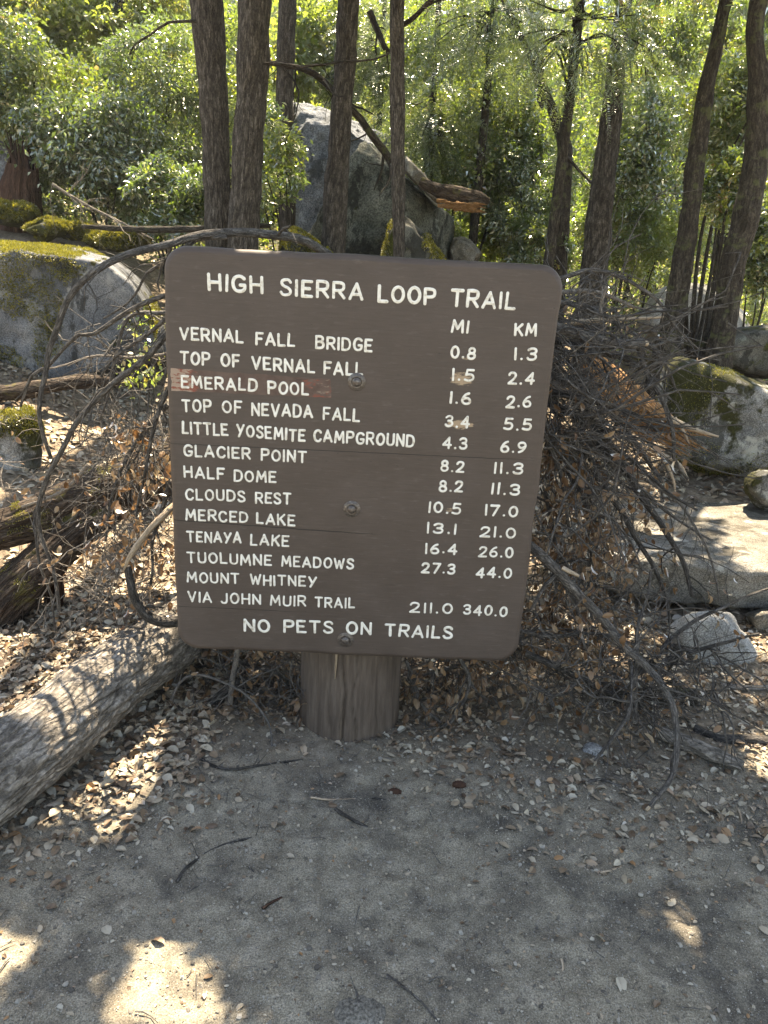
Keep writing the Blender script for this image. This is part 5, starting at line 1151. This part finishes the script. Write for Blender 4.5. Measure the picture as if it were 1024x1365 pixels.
gstick('tan stick pointing down at the right edge of the leaf litter', [(982, 1080), (986, 1090), (988, 1102)], 6, 'bare_wood', 0, seed=9)
gstick('short brown twig right of the dark curved stick', [(332, 1158), (342, 1170), (356, 1180)], 4, 'branch', 0, seed=10)
gstick('short twig under the dark curved stick', [(250, 1198), (258, 1188), (270, 1182)], 4, 'branch', 0, seed=11)
gstick('thin dark stick behind the pale straight stick', [(496, 1066), (530, 1072), (566, 1078)], 4, 'branch_dark', 2, seed=12)
gstick('reddish bark fragment on the trail at left', [(350, 1215), (362, 1208), (376, 1200)], 6, 'red_wood', 0, seed=13)
gstick('brown stick with pale tip in the litter below the heap', [(778, 1048), (800, 1044), (826, 1052)], 8, 'branch', 2, seed=14)
for lab, pts, w, m in (('dark sawn log end lying in the twig heap', [(790, 930), (840, 936), (880, 938), (922, 938)], 34, 'bark_dark'),
                    ('weathered split piece of wood at the right of the leaf litter', [(880, 985), (915, 1000), (950, 1015), (988, 1030)], 32, 'bark_log'),
                    ('long dark stick at the right edge of the twig heap', [(925, 975), (960, 990), (1000, 990), (1050, 997)], 16, 'branch_dark'),
                    ('pale grey stick in the litter at the right edge', [(960, 916), (995, 920), (1050, 918)], 11, 'twig_pale')):
    P = np.array([ground_at(*q) + [0, 0, w * .0009] for q in pts]); q = spline(P, .012); mb = MB(); r_ = w * .00115
    tube(mb, q, [r_ * .9, r_, r_ * .95, r_ * .6 if w == 32 else r_ * .9], 30, groove=(r_ * .1, 60, 8), seed=w, flat=.7 if w == 32 else 1); obj('wood_piece', mb, M[m], label=lab, cat='wood')
for lab, (px, py) in (('small brown cone near the pale stick in front of the post', (526, 1060)), ('brown cone in the litter right of the post', (612, 1050))):
    c = ground_at(px, py); mb = MB(); V, F = ICO[4]; th = np.arctan2(V[:, 1], V[:, 0])
    sc = 1 + .16 * np.abs(np.sin(th * 4 + V[:, 2] * 6)) * np.abs(np.sin(V[:, 2] * 9)); mb.add(c + [0, 0, .011] + (V * sc[:, None])[:, [2, 0, 1]] * [.021, .013, .012], F)
    obj('pine_cone', mb, M['red_wood'], label=lab, cat='cone', group='cones')

# ------------------------------------------------------------------ leaf litter and grit
def litter(n, xr, yr, dens, seed, size=.04, lift=.004):
    rg = np.random.default_rng(seed); x = rg.uniform(*xr, n); y = rg.uniform(*yr, n); k = rg.random(n) < dens(x, y); x, y = x[k], y[k]; n = len(x)
    e = .03; z = gz(x, y); nx_, ny_ = -(gz(x + e, y) - z) / e, -(gz(x, y + e) - z) / e
    up = norm(np.stack([nx_, ny_, np.ones(n)], -1)); tilt = .28
    nrm = up + rg.normal(size=(n, 3)) * tilt; a = rg.uniform(0, 6.283, n); ax = np.stack([np.cos(a), np.sin(a), rg.normal(size=n) * .12], -1)
    ax = ax - up * np.sum(ax * up, -1, keepdims=True) * .9
    P = np.stack([x, y, z + lift + .012 * rg.random(n) * np.clip((y - 1.9), 0, 1)], -1)
    mb = MB(); sel = rg.integers(0, 5, n); LT = [leaf_oval(.18, .10, .30), leaf_oval(-.12, -.06, .27), leaf_oval(.35, .16, .26), leaf_oval(.08, .05, .36), leaf_oval(.5, .22, .32)]
    for s in range(5):
        m = sel == s
        leaves(mb, P[m], size * (.45 + .8 * rg.random(m.sum())), ax[m], nrm[m], LT[s], rg)
    return mb
def dens_near(x, y):
    edge = 2.10 - .20 * np.clip(x, 0, 2) + .22 * fbm(np.stack([x * 2.2, y * 2.2, 0 * x], -1), 60, 3) + .25 * np.exp(-((x + .05) / .35) ** 2) - .45 / (1 + np.exp((x + .66) / .05))
    d = 1 / (1 + np.exp(-(y - edge) / .07)); patch = np.clip(fbm(np.stack([x * 3, y * 3, 0 * x], -1), 61, 3) * .6 + .15, 0, 1)
    return np.clip(d * (.55 + .45 * patch) + .010 + .035 * patch ** 2, 0, 1)
mb = litter(17000, (-1.9, 1.9), (.7, 3.3), dens_near, 1, .033)
m2 = litter(19000, (-4.0, 4.0), (3.2, 6.4), lambda x, y: .6 + .4 * np.clip(fbm(np.stack([x * 1.4, y * 1.4, 0 * x], -1), 62, 3) + .3, 0, 1), 2, .055)
m3 = litter(4200, (-1.9, -.55), (1.7, 3.3), lambda x, y: .9 * np.clip((y - 1.65) * 2.2 - (x + .8) * .8, 0, 1), 3, .04, .010)
m4 = litter(42000, (-1.9, 1.9), (.7, 3.3), lambda x, y: np.clip(dens_near(x, y) * .8 + .10, 0, 1), 5, .012, .002)
for q in (m2, m3, m4):
    for V_, F_, T_, R_ in zip(q.V, [f for f in q.F], q.T, q.R):
        mb.V.append(V_); mb.T.append(T_); mb.R.append(R_)
    for F_, M_ in zip(q.F, q.M): mb.F.append(F_ + mb.n); mb.M.append(M_)
    mb.n += q.n
obj('leaf_litter', mb, M['litter'], label='dry tan and grey oak leaves scattered over the ground', cat='leaves', kind='stuff', smooth=False)
rg = np.random.default_rng(4); mb = MB(); V, F = ICO[1]; n = 26000
x = rg.uniform(-1.5, 1.6, n); y = .75 + 2.0 * rg.random(n) ** 1.1; s = .0011 + .0012 * rg.random(n) + .0055 * rg.random(n) ** 15; z = gz(x, y)
VV = V[None] * s[:, None, None] * (1 + .3 * rg.normal(size=(n, len(V), 1))) * [1, 1, .7] + np.stack([x, y, z + s * .3], -1)[:, None]
mb.add(VV.reshape(-1, 3), (np.arange(n)[:, None, None] * len(V) + F[None]).reshape(-1, 3), None, np.repeat(rg.random(n), len(F)))
def m_grit():
    m, nt, out = mat('granite_grit'); N = NT(nt); v = N.attr('var', 'Fac'); N.bsdf(out, N.ramp(v, [(0, (.08, .07, .06)), (.6, (.2, .18, .15)), (1, (.36, .33, .28))]), .9); return m
obj('gravel', mb, m_grit(), label='fine granite grit on the trail', cat='gravel', kind='stuff', smooth=False)
mb = MB(); n = 2600; x = rg.uniform(-1.8, 1.9, n); y = .8 + 2.4 * rg.random(n); k = rg.random(n) < np.clip(.25 + .75 / (1 + np.exp(-(y - 1.95) / .1)), 0, 1); x, y = x[k], y[k]
for i in range(len(x)):
    a = rg.uniform(0, 6.28); l = rg.uniform(.012, .07); t_ = np.linspace(-.5, .5, 4); px_, py_ = x[i] + np.cos(a) * l * t_, y[i] + np.sin(a) * l * t_ + rg.normal() * .004 * t_ ** 2 * 4
    tube(mb, np.stack([px_, py_, gz(px_, py_) + .004 + rg.random() * .004], -1), [.0016 * rg.uniform(.5, 1.5), .0008], 4, caps=False, mat=int(rg.random() < .35))
obj('twig_litter', mb, [M['twig'], M['twig_pale']], label='tiny broken twigs strewn over trail and leaf litter', cat='twigs', kind='stuff')

# ------------------------------------------------------------------ air: the bright haze between the trees
bm = bmesh.new(); bmesh.ops.create_cube(bm, size=1)
for v in bm.verts: v.co = Vector((v.co.x * 130, 20 + v.co.y * 96, 14.5 + v.co.z * 33))
me = bpy.data.meshes.new('haze'); bm.to_mesh(me); bm.free(); hz = bpy.data.objects.new('haze', me); COL.objects.link(hz); hz['kind'] = 'stuff'
m = bpy.data.materials.new('haze'); m.use_nodes = True; nt = m.node_tree; nt.nodes.clear(); o_ = nt.nodes.new('ShaderNodeOutputMaterial'); v_ = nt.nodes.new('ShaderNodeVolumePrincipled')
v_.inputs['Color'].default_value = (.93, .96, 1, 1); v_.inputs['Density'].default_value = .0011; v_.inputs['Anisotropy'].default_value = .5
nt.links.new(v_.outputs[0], o_.inputs['Volume']); me.materials.append(m)
